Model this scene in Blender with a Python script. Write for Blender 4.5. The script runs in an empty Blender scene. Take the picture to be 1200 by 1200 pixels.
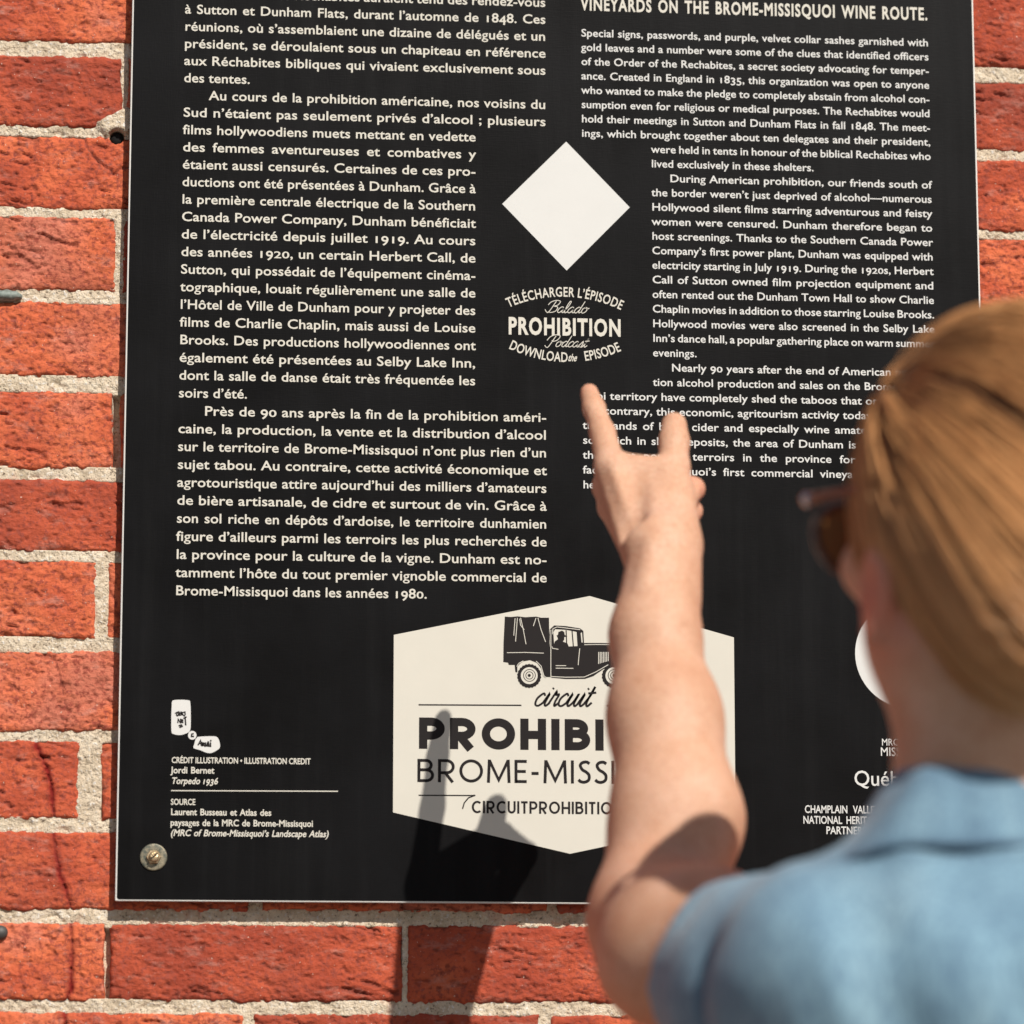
import bpy, math, random
import numpy as np
from mathutils import Vector
rad = math.radians
random.seed(7)
S = bpy.context.scene
COL = S.collection

# ------------------------------------------------------------------ camera, world, sun, exposure
CAM_D, CAM_H = 2.83, 1.12            # the camera stands 2.83 m in front of the sign face (plane y = 0)
FPX, CPX = 4250.0, 600.0             # focal length in photo pixels (85 mm on a 24 mm high frame)
YAW, PITCH, ROLL = 0.09316, 0.18214, -0.00051
cy_, sy_, cp_, sp_ = math.cos(YAW), math.sin(YAW), math.cos(PITCH), math.sin(PITCH)
FW = np.array([sy_*cp_, cy_*cp_, sp_]); RT = np.array([cy_, -sy_, 0.0]); UP = np.cross(RT, FW)
RT2 = math.cos(ROLL)*RT + math.sin(ROLL)*UP; UP2 = -math.sin(ROLL)*RT + math.cos(ROLL)*UP
CAMP = np.array([0.0, -CAM_D, CAM_H])

cam = bpy.data.cameras.new('camera'); cam_o = bpy.data.objects.new('camera', cam); COL.objects.link(cam_o)
from mathutils import Matrix
cam_o.matrix_world = Matrix(((RT2[0], UP2[0], -FW[0], CAMP[0]), (RT2[1], UP2[1], -FW[1], CAMP[1]),
                             (RT2[2], UP2[2], -FW[2], CAMP[2]), (0, 0, 0, 1)))
cam.sensor_fit = 'HORIZONTAL'; cam.sensor_width = 24.0; cam.lens = 24.0*FPX/1200.0
cam.clip_start = 0.05; cam.clip_end = 500
cam.dof.use_dof = True; cam.dof.focus_distance = 2.895; cam.dof.aperture_fstop = 2.8; cam.dof.aperture_blades = 9
S.camera = cam_o

SUN_TRAVEL = Vector((-0.39, 1.0, -0.93)).normalized()      # direction the sunlight travels
to_sun = -SUN_TRAVEL
elev = math.asin(to_sun.z); azim = math.atan2(to_sun.x, to_sun.y)
world = bpy.data.worlds.new('World'); S.world = world; world.use_nodes = True
wn = world.node_tree; wn.nodes.clear()
sky = wn.nodes.new('ShaderNodeTexSky'); sky.sky_type = 'NISHITA'; sky.sun_disc = False
sky.sun_elevation = elev; sky.sun_rotation = azim; sky.air_density = 1.0; sky.dust_density = 1.2
bg = wn.nodes.new('ShaderNodeBackground'); bg.inputs[1].default_value = 0.05
wo = wn.nodes.new('ShaderNodeOutputWorld')
wn.links.new(sky.outputs[0], bg.inputs[0]); wn.links.new(bg.outputs[0], wo.inputs[0])
sun = bpy.data.lights.new('sun', 'SUN'); sun.energy = 4.0; sun.angle = rad(0.53); sun.color = (1.0, 0.94, 0.86)
sun_o = bpy.data.objects.new('sun', sun); COL.objects.link(sun_o)
sun_o.rotation_euler = SUN_TRAVEL.to_track_quat('-Z', 'Y').to_euler(); sun_o.location = (2, -3, 5)
S.view_settings.view_transform = 'Standard'; S.view_settings.look = 'None'
S.view_settings.gamma = 1.0; S.view_settings.exposure = 0.22; S.view_settings.use_curve_mapping = False
S.cycles.max_bounces = 8

# ------------------------------------------------------------------ measuring helpers
def P(px, py, d):
    """world point seen at photo pixel (px, py), d metres in front of the sign face"""
    v = FW + RT2*(px-CPX)/FPX - UP2*(py-CPX)/FPX
    return CAMP + v*((CAM_D-d)/v[1])
def UZ(px, py, d=0.0):
    p = P(px, py, d); return p[0], p[2]

# ------------------------------------------------------------------ object helpers
def tag(o, label=None, cat=None, group=None, kind=None):
    if label: o['label'] = label
    if cat: o['category'] = cat
    if group: o['group'] = group
    if kind: o['kind'] = kind
    return o
def empty(name, loc):
    o = bpy.data.objects.new(name, None); o.empty_display_size = .05; COL.objects.link(o); o.location = loc
    return o
def link(name, me, mat, parent=None, smooth=False):
    o = bpy.data.objects.new(name, me); COL.objects.link(o)
    if mat is not None: me.materials.append(mat)
    if parent is not None:
        o.parent = parent
        l = Vector((0, 0, 0)); q = parent
        while q is not None: l += Vector(q.location); q = q.parent
        o.location = -l                 # meshes are written in world coordinates
    if smooth: me.polygons.foreach_set('use_smooth', [True]*len(me.polygons))
    me.update()
    return o
def mesh_np(name, V, F):
    """V (n,3) floats, F (m,3 or 4) ints"""
    V = np.asarray(V, np.float32); F = np.asarray(F, np.int32)
    me = bpy.data.meshes.new(name); k = F.shape[1]
    me.vertices.add(len(V)); me.vertices.foreach_set('co', V.ravel())
    me.loops.add(F.size); me.loops.foreach_set('vertex_index', F.ravel())
    me.polygons.add(len(F)); me.polygons.foreach_set('loop_start', np.arange(0, F.size, k, dtype=np.int32))
    me.polygons.foreach_set('loop_total', np.full(len(F), k, np.int32))
    me.update(calc_edges=True); return me
def mesh_py(name, V, F):
    me = bpy.data.meshes.new(name); me.from_pydata([tuple(map(float, v)) for v in V], [], F); me.update(); return me
def set_color(me, name, rgb):
    a = me.color_attributes.new(name, 'FLOAT_COLOR', 'POINT')
    c = np.ones((len(me.vertices), 4), np.float32); c[:, :3] = rgb; a.data.foreach_set('color', c.ravel())

# ------------------------------------------------------------------ numpy noise
def _h(ix, iy, iz, seed):
    n = (ix.astype(np.int64)*374761393 + iy.astype(np.int64)*668265263 + iz.astype(np.int64)*2147483647 + seed*974634777) & 0xffffffff
    n = ((n ^ (n >> 13))*1274126177) & 0xffffffff
    n = ((n ^ (n >> 16))*2246822519) & 0xffffffff
    return ((n ^ (n >> 15)) & 0xffffff).astype(np.float32)/np.float32(0xffffff)*2-1
def noise2(x, y, seed=0):
    xi = np.floor(x); yi = np.floor(y); fx = x-xi; fy = y-yi
    fx = fx*fx*(3-2*fx); fy = fy*fy*(3-2*fy); z = np.zeros_like(xi)
    a = _h(xi, yi, z, seed); b = _h(xi+1, yi, z, seed); c = _h(xi, yi+1, z, seed); d = _h(xi+1, yi+1, z, seed)
    return (a*(1-fx)+b*fx)*(1-fy)+(c*(1-fx)+d*fx)*fy
def noise3(x, y, z, seed=0):
    zi = np.floor(z); fz = z-zi; fz = fz*fz*(3-2*fz)
    s = (zi*57.0)
    return noise2(x+s*3.17, y+s*1.73, seed)*(1-fz)+noise2(x+(s+57.0)*3.17, y+(s+57.0)*1.73, seed)*fz
def fbm2(x, y, seed=0, oct=4, g=.5):
    r = 0; a = 1.0; t = 0
    for k in range(oct):
        r = r+a*noise2(x*2**k+k*13.7, y*2**k-k*7.1, seed+k); t += a; a *= g
    return r/t
def sstep(a, b, x):
    t = np.clip((x-a)/(b-a), 0, 1); return t*t*(3-2*t)

# ------------------------------------------------------------------ materials
class NT:
    def __init__(s, name, rough=.6, spec=.5):
        s.m = bpy.data.materials.new(name); s.m.use_nodes = True; s.t = s.m.node_tree
        s.b = s.t.nodes['Principled BSDF']; s.b.inputs['Roughness'].default_value = rough
        s.b.inputs['Specular IOR Level'].default_value = spec
    def n(s, t, **kw):
        n = s.t.nodes.new(t)
        for k, v in kw.items():
            if k.startswith('i_'):
                n.inputs[k[2:].replace('_', ' ')].default_value = v
            else: setattr(n, k, v)
        return n
    def l(s, a, b): s.t.links.new(a, b)
    def coord(s, scale=(1, 1, 1), rot=(0, 0, 0), out='Object'):
        c = s.n('ShaderNodeTexCoord'); m = s.n('ShaderNodeMapping'); m.inputs['Scale'].default_value = scale
        m.inputs['Rotation'].default_value = rot
        s.l(c.outputs[out], m.inputs['Vector']); return m.outputs[0]
    def noise(s, vec, scale, detail=4, rough=.55):
        n = s.n('ShaderNodeTexNoise'); n.inputs['Scale'].default_value = scale; n.inputs['Detail'].default_value = detail
        n.inputs['Roughness'].default_value = rough; s.l(vec, n.inputs['Vector']); return n.outputs['Fac']
    def ramp(s, fac, stops, interp='LINEAR'):
        r = s.n('ShaderNodeValToRGB'); e = r.color_ramp.elements; r.color_ramp.interpolation = interp
        while len(e) < len(stops): e.new(.5)
        for k, (p, c) in enumerate(stops): e[k].position = p; e[k].color = (*c, 1)
        s.l(fac, r.inputs[0]); return r.outputs[0]
    def mix(s, fac, a, b, mode='MIX'):
        n = s.n('ShaderNodeMix', data_type='RGBA', blend_type=mode)
        for k, v in (('Factor', fac),):
            if hasattr(v, 'links'): s.l(v, n.inputs[0])
            else: n.inputs[0].default_value = v
        for idx, v in ((6, a), (7, b)):
            if hasattr(v, 'links'): s.l(v, n.inputs[idx])
            else: n.inputs[idx].default_value = (*v, 1)
        return n.outputs[2]
    def math(s, op, a, b=0.0):
        n = s.n('ShaderNodeMath', operation=op)
        for i, v in enumerate((a, b)):
            if hasattr(v, 'links'): s.l(v, n.inputs[i])
            else: n.inputs[i].default_value = v
        return n.outputs[0]
    def bump(s, h, strength, dist, prev=None):
        b = s.n('ShaderNodeBump'); b.inputs['Strength'].default_value = strength; b.inputs['Distance'].default_value = dist
        s.l(h, b.inputs['Height'])
        if prev is not None: s.l(prev, b.inputs['Normal'])
        s.l(b.outputs[0], s.b.inputs['Normal']); return b.outputs[0]
    def col(s, c):
        if hasattr(c, 'links'): s.l(c, s.b.inputs['Base Color'])
        else: s.b.inputs['Base Color'].default_value = (*c, 1)
        return s

def simple(name, c, rough=.6, spec=.5, metal=0.0):
    t = NT(name, rough, spec); t.col(c); t.b.inputs['Metallic'].default_value = metal; return t.m

def brick_material():
    t = NT('fired_clay_brick', .93, .15)
    v = t.coord()
    att = t.n('ShaderNodeVertexColor'); att.layer_name = 'tone'
    sep = t.n('ShaderNodeSeparateColor'); t.l(att.outputs[0], sep.inputs[0])
    blotch = t.noise(v, 22, 5, .6)
    fine = t.noise(v, 260, 4, .65)
    base = t.ramp(t.math('ADD', t.math('MULTIPLY', blotch, .6), t.math('MULTIPLY', sep.outputs[0], .5)),
                  [(.30, (.36, .066, .036)), (.48, (.54, .108, .052)), (.62, (.68, .165, .072)), (.8, (.64, .20, .125))])
    base = t.mix(t.ramp(fine, [(.36, (1, 1, 1)), (.50, (0, 0, 0))]), base, (.33, .075, .05))
    # pale chalky smears and dark scorched spots
    sm = t.noise(t.coord((1, 1, 2.2)), 45, 5, .7)
    base = t.mix(t.ramp(sm, [(.56, (0, 0, 0)), (.74, (.45, .45, .45))]), base, (.58, .33, .27))
    pits = t.noise(v, 150, 3, .6)
    base = t.mix(t.ramp(pits, [(.25, (.7, .7, .7)), (.33, (0, 0, 0))]), base, (.20, .055, .04))
    base = t.mix(sep.outputs[1], base, (.20, .055, .04))        # G: darker blotches, pits, chips, cracks, kiln marks; shade painted into the drilled hole
    base = t.mix(sep.outputs[2], base, (.22, .012, .012))       # B: deep red stain along the crack
    spk = t.noise(v, 420, 2, .5)
    base = t.mix(t.ramp(spk, [(.72, (0, 0, 0)), (.76, (1, 1, 1))]), base, (.62, .50, .42))
    t.col(base)
    g = t.noise(v, 330, 5, .7); b1 = t.bump(g, .9, .0012)
    g2 = t.noise(t.coord((1, 1, 1.6)), 110, 4, .6); t.bump(g2, .8, .0024, b1)
    return t.m
def mortar_material():
    t = NT('lime_mortar', .95, .2)
    v = t.coord()
    n1 = t.noise(v, 60, 5, .65); n2 = t.noise(v, 380, 3, .65)
    base = t.ramp(n1, [(.3, (.50, .40, .28)), (.5, (.70, .58, .43)), (.7, (.80, .70, .55))])
    base = t.mix(t.ramp(n2, [(.58, (0, 0, 0)), (.66, (1, 1, 1))]), base, (.80, .76, .70))
    base = t.mix(t.ramp(n2, [(.32, (1, 1, 1)), (.42, (0, 0, 0))]), base, (.20, .15, .11))
    rs = t.noise(v, 38, 3, .6)
    base = t.mix(t.ramp(rs, [(.64, (0, 0, 0)), (.74, (.5, .5, .5))]), base, (.50, .20, .13))
    t.col(base)
    b1 = t.bump(n2, 1.0, .0018); t.bump(t.noise(v, 170, 4, .7), 1.0, .003, b1)
    return t.m
def sign_material():
    t = NT('black_printed_panel', .40, .10)
    v = t.coord()
    d = t.noise(v, 9, 5, .6)
    weave = t.noise(t.coord((1, 1, .12)), 900, 2, .5)
    base = t.ramp(d, [(.35, (.0026, .0023, .0024)), (.7, (.0042, .0041, .0048))])
    dust = t.noise(v, 700, 2, .5)
    base = t.mix(t.ramp(dust, [(.76, (0, 0, 0)), (.82, (.35, .35, .35))]), base, (.06, .06, .06))
    # pale rain streak run-off under the bolt and lower edge
    st = t.noise(t.coord((1, 1, .05)), 55, 4, .6)
    base = t.mix(t.ramp(st, [(.50, (0, 0, 0)), (.8, (.035, .035, .035))]), base, (.12, .12, .12))
    t.col(base)
    b = t.bump(weave, .25, .0002); t.bump(t.noise(t.coord((.12, 1, 1)), 900, 2, .5), .25, .0002, b)
    t.l(t.ramp(d, [(.3, (.36,)*3), (.7, (.50,)*3)]), t.b.inputs['Roughness'])
    return t.m
def paint_material(name, c, rough=.5):
    t = NT(name, rough, .15); v = t.coord()
    n = t.noise(v, 30, 5, .6)
    t.col(t.mix(t.ramp(n, [(.3, (0, 0, 0)), (.8, (.35, .35, .35))]), c, tuple(x*.86 for x in c)))
    return t.m
def skin_material():
    t = NT('skin', .52, .3); v = t.coord()
    n = t.noise(v, 26, 5, .6); f = t.noise(v, 420, 3, .6)
    c = t.ramp(n, [(.32, (.58, .325, .205)), (.5, (.64, .385, .255)), (.68, (.70, .44, .31))])
    c = t.mix(t.ramp(f, [(.35, (.45, .45, .45)), (.55, (0, 0, 0))]), c, (.46, .20, .12)); c = t.mix(t.ramp(t.noise(v, 150, 3, .6), [(.60, (0, 0, 0)), (.72, (.5, .5, .5))]), c, (.46, .22, .12))
    att = t.n('ShaderNodeVertexColor'); att.layer_name = 'blush'
    sep = t.n('ShaderNodeSeparateColor'); t.l(att.outputs[0], sep.inputs[0])
    c = t.mix(sep.outputs[0], c, (.66, .24, .16))
    t.col(c)
    t.b.inputs['Subsurface Weight'].default_value = .12
    t.b.inputs['Subsurface Radius'].default_value = (.012, .004, .002); t.b.inputs['Subsurface Scale'].default_value = 1.0
    b = t.bump(f, .4, .0006); t.bump(t.noise(t.coord((1, 1, 3)), 120, 4, .65), .5, .0012, b)
    return t.m
def denim_material():
    t = NT('faded_chambray', .85, .2); v = t.coord()
    n = t.noise(t.coord((1.6, 1.6, .7)), 14, 5, .6); f = t.noise(t.coord((1, 1, .25)), 380, 3, .6)
    c = t.ramp(n, [(.30, (.165, .285, .375)), (.5, (.215, .360, .455)), (.70, (.275, .430, .515))])
    c = t.mix(t.ramp(f, [(.4, (.6, .6, .6)), (.6, (0, 0, 0))]), c, (.10, .18, .27))
    att = t.n('ShaderNodeVertexColor'); att.layer_name = 'seam_and_shade'
    sep = t.n('ShaderNodeSeparateColor'); t.l(att.outputs[0], sep.inputs[0])
    c = t.mix(sep.outputs[0], c, (.07, .125, .19))             # worn seams keep their dark indigo edge; collar's shadowed look painted in
    t.col(c)
    b = t.bump(t.noise(t.coord((1, 1, .2)), 1100, 2, .5), .4, .0004); t.bump(t.noise(t.coord((.2, .2, 1)), 1100, 2, .5), .4, .0004, b)
    t.b.inputs['Sheen Weight'].default_value = .15
    return t.m
def hair_material():
    t = NT('chestnut_hair', .30, .5)
    att = t.n('ShaderNodeVertexColor'); att.layer_name = 'strand'
    t.col(att.outputs[0]); t.b.inputs['Anisotropic'].default_value = .5
    return t.m

M_BRICK = brick_material(); M_MORTAR = mortar_material(); M_SIGN = sign_material()
M_EDGE = simple('brushed_aluminium_edge', (.72, .70, .66), .45, .4, .0)
M_CREAM = paint_material('cream_print', (.665, .635, .555)); M_WHITE = paint_material('white_print', (.69, .685, .66))
M_INK = simple('black_print', (.012, .009, .009), .5, .2)
M_SKIN = skin_material(); M_DENIM = denim_material(); M_HAIR = hair_material()

# ------------------------------------------------------------------ ground
def ground_material():
    t = NT('pale_concrete_paving', .9, .3); v = t.coord()
    n = t.noise(v, 3, 6, .65); f = t.noise(v, 180, 3, .6)
    c = t.ramp(n, [(.3, (.15, .14, .125)), (.7, (.21, .20, .18))]); t.col(t.mix(t.math('MULTIPLY', f, .4), c, (.2, .19, .17)))
    t.bump(f, .5, .002); return t.m
gv = [(-60, -60, 0), (60, -60, 0), (60, 60, 0), (-60, 60, 0)]
tag(link('ground', mesh_py('ground', gv, [(0, 1, 2, 3)]), ground_material()), kind='structure')

# ------------------------------------------------------------------ brick wall
WY = 0.0140                                  # mean plane of the brick faces, behind the sign
wall = empty('brick_wall', (0.3, .12, 0))
tag(wall, 'old orange-red brick wall with pale lime mortar joints behind the black sign', 'wall')
def wz(py, px=70.0): return UZ(px, py, -WY)[1]
def wu(px, py): return UZ(px, py, -WY)[0]
rows_px = [(-45, 48), (66, 147), (160, 243), (254, 339), (354, 440), (459, 547), (563, 645), (658, 746), (764, 855),
           (869, 958), (976, 1065), (1083, 1171), (1188, 1276)]
rows = [(wz(b)-.0009, wz(a)+.0009) for a, b in rows_px]  # (z bottom, z top), top row first
pitch = (rows[0][0]-rows[-1][0])/(len(rows)-1)
joints = {1: wu(146, 100), 3: wu(139.5, 290), 5: wu(137, 500), 7: wu(119, 700), 9: wu(105, 913), 11: wu(125.5, 1130), 12: wu(296, 1195)}
jw = {1: .0045, 3: .006, 5: .006, 7: .009, 9: .017, 11: .0035}
BL = wu(475, 1130)-wu(125, 1130)             # brick length + joint
crack = [UZ(px, py, -WY) for px, py in [(42, 873), (51, 890), (59, 915), (61, 935), (63, 957), (62, 975), (66, 1000), (70, 1025), (76, 1040), (83, 1065),
                                        (83, 1090), (85, 1110), (84, 1140), (83, 1160), (77, 1175), (76, 1200), (74, 1240)]]
crack2 = [UZ(px, py, -WY) for px, py in [(97, 160), (103, 173), (110, 185), (121, 194), (134, 203), (141, 197), (152, 196)]]
crackT = [UZ(px, py, -WY) for px, py in [(62, 765), (72, 800), (78, 830), (77, 856)]]
def dist_poly(U, Z, pl):
    best = np.full(U.shape, 9.0)
    for (a, b), (c, d) in zip(pl[:-1], pl[1:]):
        dx, dz = c-a, d-b; t = np.clip(((U-a)*dx+(Z-b)*dz)/(dx*dx+dz*dz), 0, 1)
        best = np.minimum(best, np.hypot(U-a-t*dx, Z-b-t*dz))
    return best
HOLE = UZ(137, 160, -WY)                     # drilled hole beside the sign
SEEN = [(wu(-25, 600), wu(166, 600), wz(1230), wz(-30)), (wu(-25, 1130), wu(760, 1130), wz(1235), wz(1040)), (wu(1120, 200), wu(1230, 200), wz(430), wz(-60))]
def brick_mesh(u0, u1, z0, z1, seed, step):
    rs = np.random.RandomState(seed)
    nu = max(3, int((u1-u0)/step)); nz = max(3, int((z1-z0)/step))
    uu = np.linspace(0, 1, nu+1); zz = np.linspace(0, 1, nz+1)
    A, B = np.meshgrid(uu, zz)
    L, H = u1-u0, z1-z0
    # wavy outline: the borders wander, everything between follows
    fine = step < .004
    k = .0024 if fine else .0008
    ux = u0+A*L; zx = z0+B*H
    top = k*fbm2(ux*38+seed, ux*0+1.5, seed, 4)+.0014*fbm2(ux*220, ux*0, seed+5, 3)
    bot = k*fbm2(ux*38+seed, ux*0+8.5, seed+3, 4)+.0018*fbm2(ux*180, ux*0, seed+6, 3)
    lef = k*fbm2(zx*45, zx*0+seed, seed+1, 4)+.0006*fbm2(zx*260, zx*0, seed+7, 3)
    rig = k*fbm2(zx*45, zx*0+seed+4, seed+2, 4)+.0006*fbm2(zx*260, zx*0, seed+8, 3)
    U = ux+lef*(1-A)**2+rig*A**2; Z = zx+bot*(1-B)**2+top*B**2
    e = np.minimum(np.minimum(A, 1-A)*L, np.minimum(B, 1-B)*H)
    eb = B*H
    # relief: + is towards the viewer
    h = .0007*fbm2(U*30, Z*30, seed, 3)
    G = np.clip(rs.uniform(-.15, .22)+.35*fbm2(U*24, Z*40, seed+81, 4), 0, .5); T = np.zeros_like(h)
    if fine:
        h += .0011*fbm2(U*130+9, Z*190, seed+11, 4, .65)+.00045*noise2(U*600, Z*700, seed+21)
        pit = fbm2((U+.35*Z)*170, Z*330, seed+31, 3)
        pm = sstep(.28, .55, pit); h -= .0015*pm; G = np.maximum(G, pm*.55)
        drag = fbm2((U-.5*Z)*52, (Z+.25*U)*250, seed+41, 3)
        dm = sstep(.30, .5, drag)*sstep(-.15, .35, noise2(U*30, Z*40, seed+42)); h -= .0022*dm; G = np.maximum(G, dm*.6)
        chip = sstep(.15, .5, fbm2(U*55, Z*20, seed+51, 3))*np.exp(-eb/.005)
        h -= .0028*chip; G = np.maximum(G, chip*.35)
        knob = sstep(.45, .7, fbm2(U*260, Z*260, seed+61, 2)); h += .0004*knob
    h -= .0026*np.exp(-e/.0009)+.0008*np.exp(-e/.004)
    if fine:
        for pl, w, s_, stain in ((crack, .00085, .0026, 1.0), (crack2, .0008, .0022, .0), (crackT, .0005, .0012, .15)):
            wob = .0009*noise2(U*420, Z*420, 77)
            dc = dist_poly(U+wob, Z+wob*.7, pl)
            m = np.exp(-(dc/w)**2); h -= s_*m; G = np.maximum(G, m*.9)
            if stain: T = np.maximum(T, stain*np.exp(-(dc/.0028)**2)*(.45+.4*noise2(U*120, Z*90, 5)+.15))
        cp = [(c[0], c[1]) for c in crack2]
        dh = np.hypot(U-HOLE[0], Z-HOLE[1])
        h -= .018*sstep(.0062, .0048, dh); G = np.maximum(G, sstep(.0062, .0045, dh))  # shade inside the drilled hole is painted dark as well
    Y = WY-h+rs.uniform(-.0008, .0008)
    tone = rs.uniform(.05, .85)+.35*fbm2(U*16, Z*22, seed+71, 3)
    nv = (nu+1)*(nz+1)
    V = np.stack([U, Y, Z], -1).reshape(-1, 3)
    col = np.stack([np.clip(tone, 0, 1), np.clip(G, 0, 1), np.clip(T, 0, 1)], -1).reshape(-1, 3)
    idx = np.arange(nv).reshape(nz+1, nu+1)
    F = np.stack([idx[:-1, :-1], idx[:-1, 1:], idx[1:, 1:], idx[1:, :-1]], -1).reshape(-1, 4)
    # sides running back into the wall
    ring = np.concatenate([idx[0, :], idx[1:, -1], idx[-1, -2::-1], idx[-2:0:-1, 0]])
    back = V[ring].copy(); back[:, 1] = WY+.03
    bi = nv+np.arange(len(ring)); r2 = np.roll(ring, -1); b2 = np.roll(bi, -1)
    Fs = np.stack([ring, bi, b2, r2], -1)
    V = np.concatenate([V, back]); col = np.concatenate([col, col[ring]])
    me = mesh_np('brick', V, np.concatenate([F, Fs])); set_color(me, 'tone', col)
    return me
wall_u0, wall_u1 = wu(-560, 600), wu(1760, 600)
allrows = {i: r for i, r in enumerate(rows)}
for i in range(-3, 0): allrows[i] = (rows[0][0]-i*pitch, rows[0][1]-i*pitch)
for i in range(len(rows), len(rows)+4): allrows[i] = (rows[-1][0]-(i-len(rows)+1)*pitch, rows[-1][1]-(i-len(rows)+1)*pitch)
ji = {i: joints.get(i, None) for i in allrows}
for i in allrows:
    if ji[i] is None: ji[i] = (wu(140, 600) if i % 2 else wu(315, 600))+random.uniform(-.006, .006)
ji[10] = wu(300, 1030); ji[12] = wu(290, 1195)
rects = []
nb = 0; row_span = {}
for i in sorted(allrows):
    z0, z1 = allrows[i]; u = ji[i]
    while u > wall_u0: u -= BL
    row_span[i] = [u, u]
    while u < wall_u1:
        j = jw.get(i, .0085)*.5
        a, b = u+j, u+BL-j
        vis = any(b > s[0] and a < s[1] and z1 > s[2] and z0 < s[3] for s in SEEN)
        if vis: rects.append((a, b, z0, z1))
        me = brick_mesh(a, b, z0, z1, 100+i*17+nb, .0011 if vis else .012)
        o = link('brick', me, M_BRICK, wall, True); nb += 1
        u += BL; row_span[i][1] = u
# mortar bed: a rough sheet just behind the brick faces
def mortar_sheet(u0, u1, z0, z1, step, dy=0.0, rough=True):
    nu = int((u1-u0)/step); nz = int((z1-z0)/step)
    U, Z = np.meshgrid(np.linspace(u0, u1, nu+1), np.linspace(z0, z1, nz+1))
    h = .0014*fbm2(U*90, Z*90, 3, 4, .6)+.0006*noise2(U*600, Z*600, 9)+.0009*fbm2(U*18, Z*18, 4, 3)
    ch = sstep(.35, .6, fbm2(U*70, Z*120, 14, 3)); h -= .0022*ch
    dh = np.hypot(U-HOLE[0], Z-HOLE[1]); h -= .02*sstep(.0062, .0048, dh)
    # a smear of mortar pushed over the brick above the drilled hole
    a = UZ(141, 144, -WY); du = (U-a[0])/.017; dz = (Z-a[1])/.0135
    q = du*.8+dz*.55; w = du*-.55+dz*.8
    blob = np.exp(-(q*1.0)**4-(w*1.5)**4)*sstep(.0055, .0075, dh)
    hb = .0018+.0035*blob
    sp = sstep(.2, .7, blob+.25*fbm2(U*200, Z*200, 22, 3))
    h = h+np.where(blob > .25, .0042*sp, 0)
    # vertical joint in the row under the sign's lower left corner is empty
    for (px, py, wpx, top, bot) in ((125, 1130, .0048, 1087, 1170), (138, 505, .0045, 462, 545)):
        c = wu(px, py); m = (np.abs(U-c) < wpx) & (Z < wz(top)) & (Z > wz(bot)); h = np.where(m, h-.012, h)
    for (a, b, c, d) in rects: h = np.where((U > a+.002) & (U < b-.002) & (Z > c+.002) & (Z < d-.002) & (blob < .25), -.009, h)
    Y = WY+.0022+dy-h
    idx = np.arange((nu+1)*(nz+1)).reshape(nz+1, nu+1)
    F = np.stack([idx[:-1, :-1], idx[:-1, 1:], idx[1:, 1:], idx[1:, :-1]], -1).reshape(-1, 4)
    return np.stack([U, Y, Z], -1).reshape(-1, 3), F
Vs, Fs, off = [], [], 0
for (u0, u1, z0, z1), st, dy in ((SEEN[0], .0013, 0), (SEEN[1], .0013, .0001), (SEEN[2], .0013, 0)):
    V, F = mortar_sheet(u0, u1, z0, z1, st, dy); Vs.append(V); Fs.append(F+off); off += len(V)
V, F = mortar_sheet(wall_u0-.05, wall_u1+.05, allrows[max(allrows)][0]-.05, allrows[min(allrows)][1]+.05, .02, .016); Vs.append(V); Fs.append(F+off)
mo = link('mortar', mesh_np('mortar', np.concatenate(Vs), np.concatenate(Fs)), M_MORTAR, wall, True)
# the rest of the wall, beyond anything the picture shows: plain courses joined into one part
bv, bf = [], []
zlo = allrows[max(allrows)][0]; zhi = allrows[min(allrows)][1]
def bbox_add(V, F, a, b):
    k = len(V)
    V += [(a[0], a[1], a[2]), (b[0], a[1], a[2]), (b[0], b[1], a[2]), (a[0], b[1], a[2]), (a[0], a[1], b[2]), (b[0], a[1], b[2]), (b[0], b[1], b[2]), (a[0], b[1], b[2])]
    F += [(k, k+3, k+2, k+1), (k+4, k+5, k+6, k+7), (k, k+1, k+5, k+4), (k+1, k+2, k+6, k+5), (k+2, k+3, k+7, k+6), (k+3, k, k+4, k+7)]
n = 0; z = zlo-pitch
hb_ = pitch-.0105
outer = []
while z > .02: outer.append(z); z -= pitch
z = allrows[min(allrows)][0]+pitch
while z < 2.9: outer.append(z); z += pitch
def course(u, u_end, z, h_):
    while u < u_end:
        dy = random.uniform(-.001, .001)
        bbox_add(bv, bf, (u+.004+random.uniform(-.001, .001), WY+dy, z), (u+BL-.004, WY+.03, z+h_+random.uniform(-.001, .001))); u += BL
for q, z in enumerate(sorted(outer)): course(-1.9+(q % 2)*BL/2, 2.6, z, hb_)
for i, (a, b) in row_span.items():
    z0, z1 = allrows[i]; n_left = int((a+1.9)/BL); course(a-n_left*BL, a-.01, z0, z1-z0); course(b, 2.6, z0, z1-z0)
rest = mesh_py('brick_course', bv, bf); set_color(rest, 'tone', np.tile([.55, 0, 0], (len(rest.vertices), 1)))
tag(link('brick_course', rest, M_BRICK, wall), kind='stuff')
cv, cf = [], []; bbox_add(cv, cf, (-1.95, WY+.012, 0), (2.7, WY+.25, 2.95))
link('wall_core', mesh_py('wall_core', cv, cf), M_MORTAR, wall)
cv, cf = [], []
for a_, b_ in (((-1.95, 0), (wall_u0-.06, 2.95)), ((wall_u1+.06, 0), (2.7, 2.95)), ((wall_u0-.06, 0), (wall_u1+.06, zlo-.02)), ((wall_u0-.06, zhi+.005), (wall_u1+.06, 2.95))):
    bbox_add(cv, cf, (a_[0], WY+.0035, a_[1]), (b_[0], WY+.0115, b_[1]))
link('outer_mortar', mesh_py('outer_mortar', cv, cf), M_MORTAR, wall)

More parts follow.
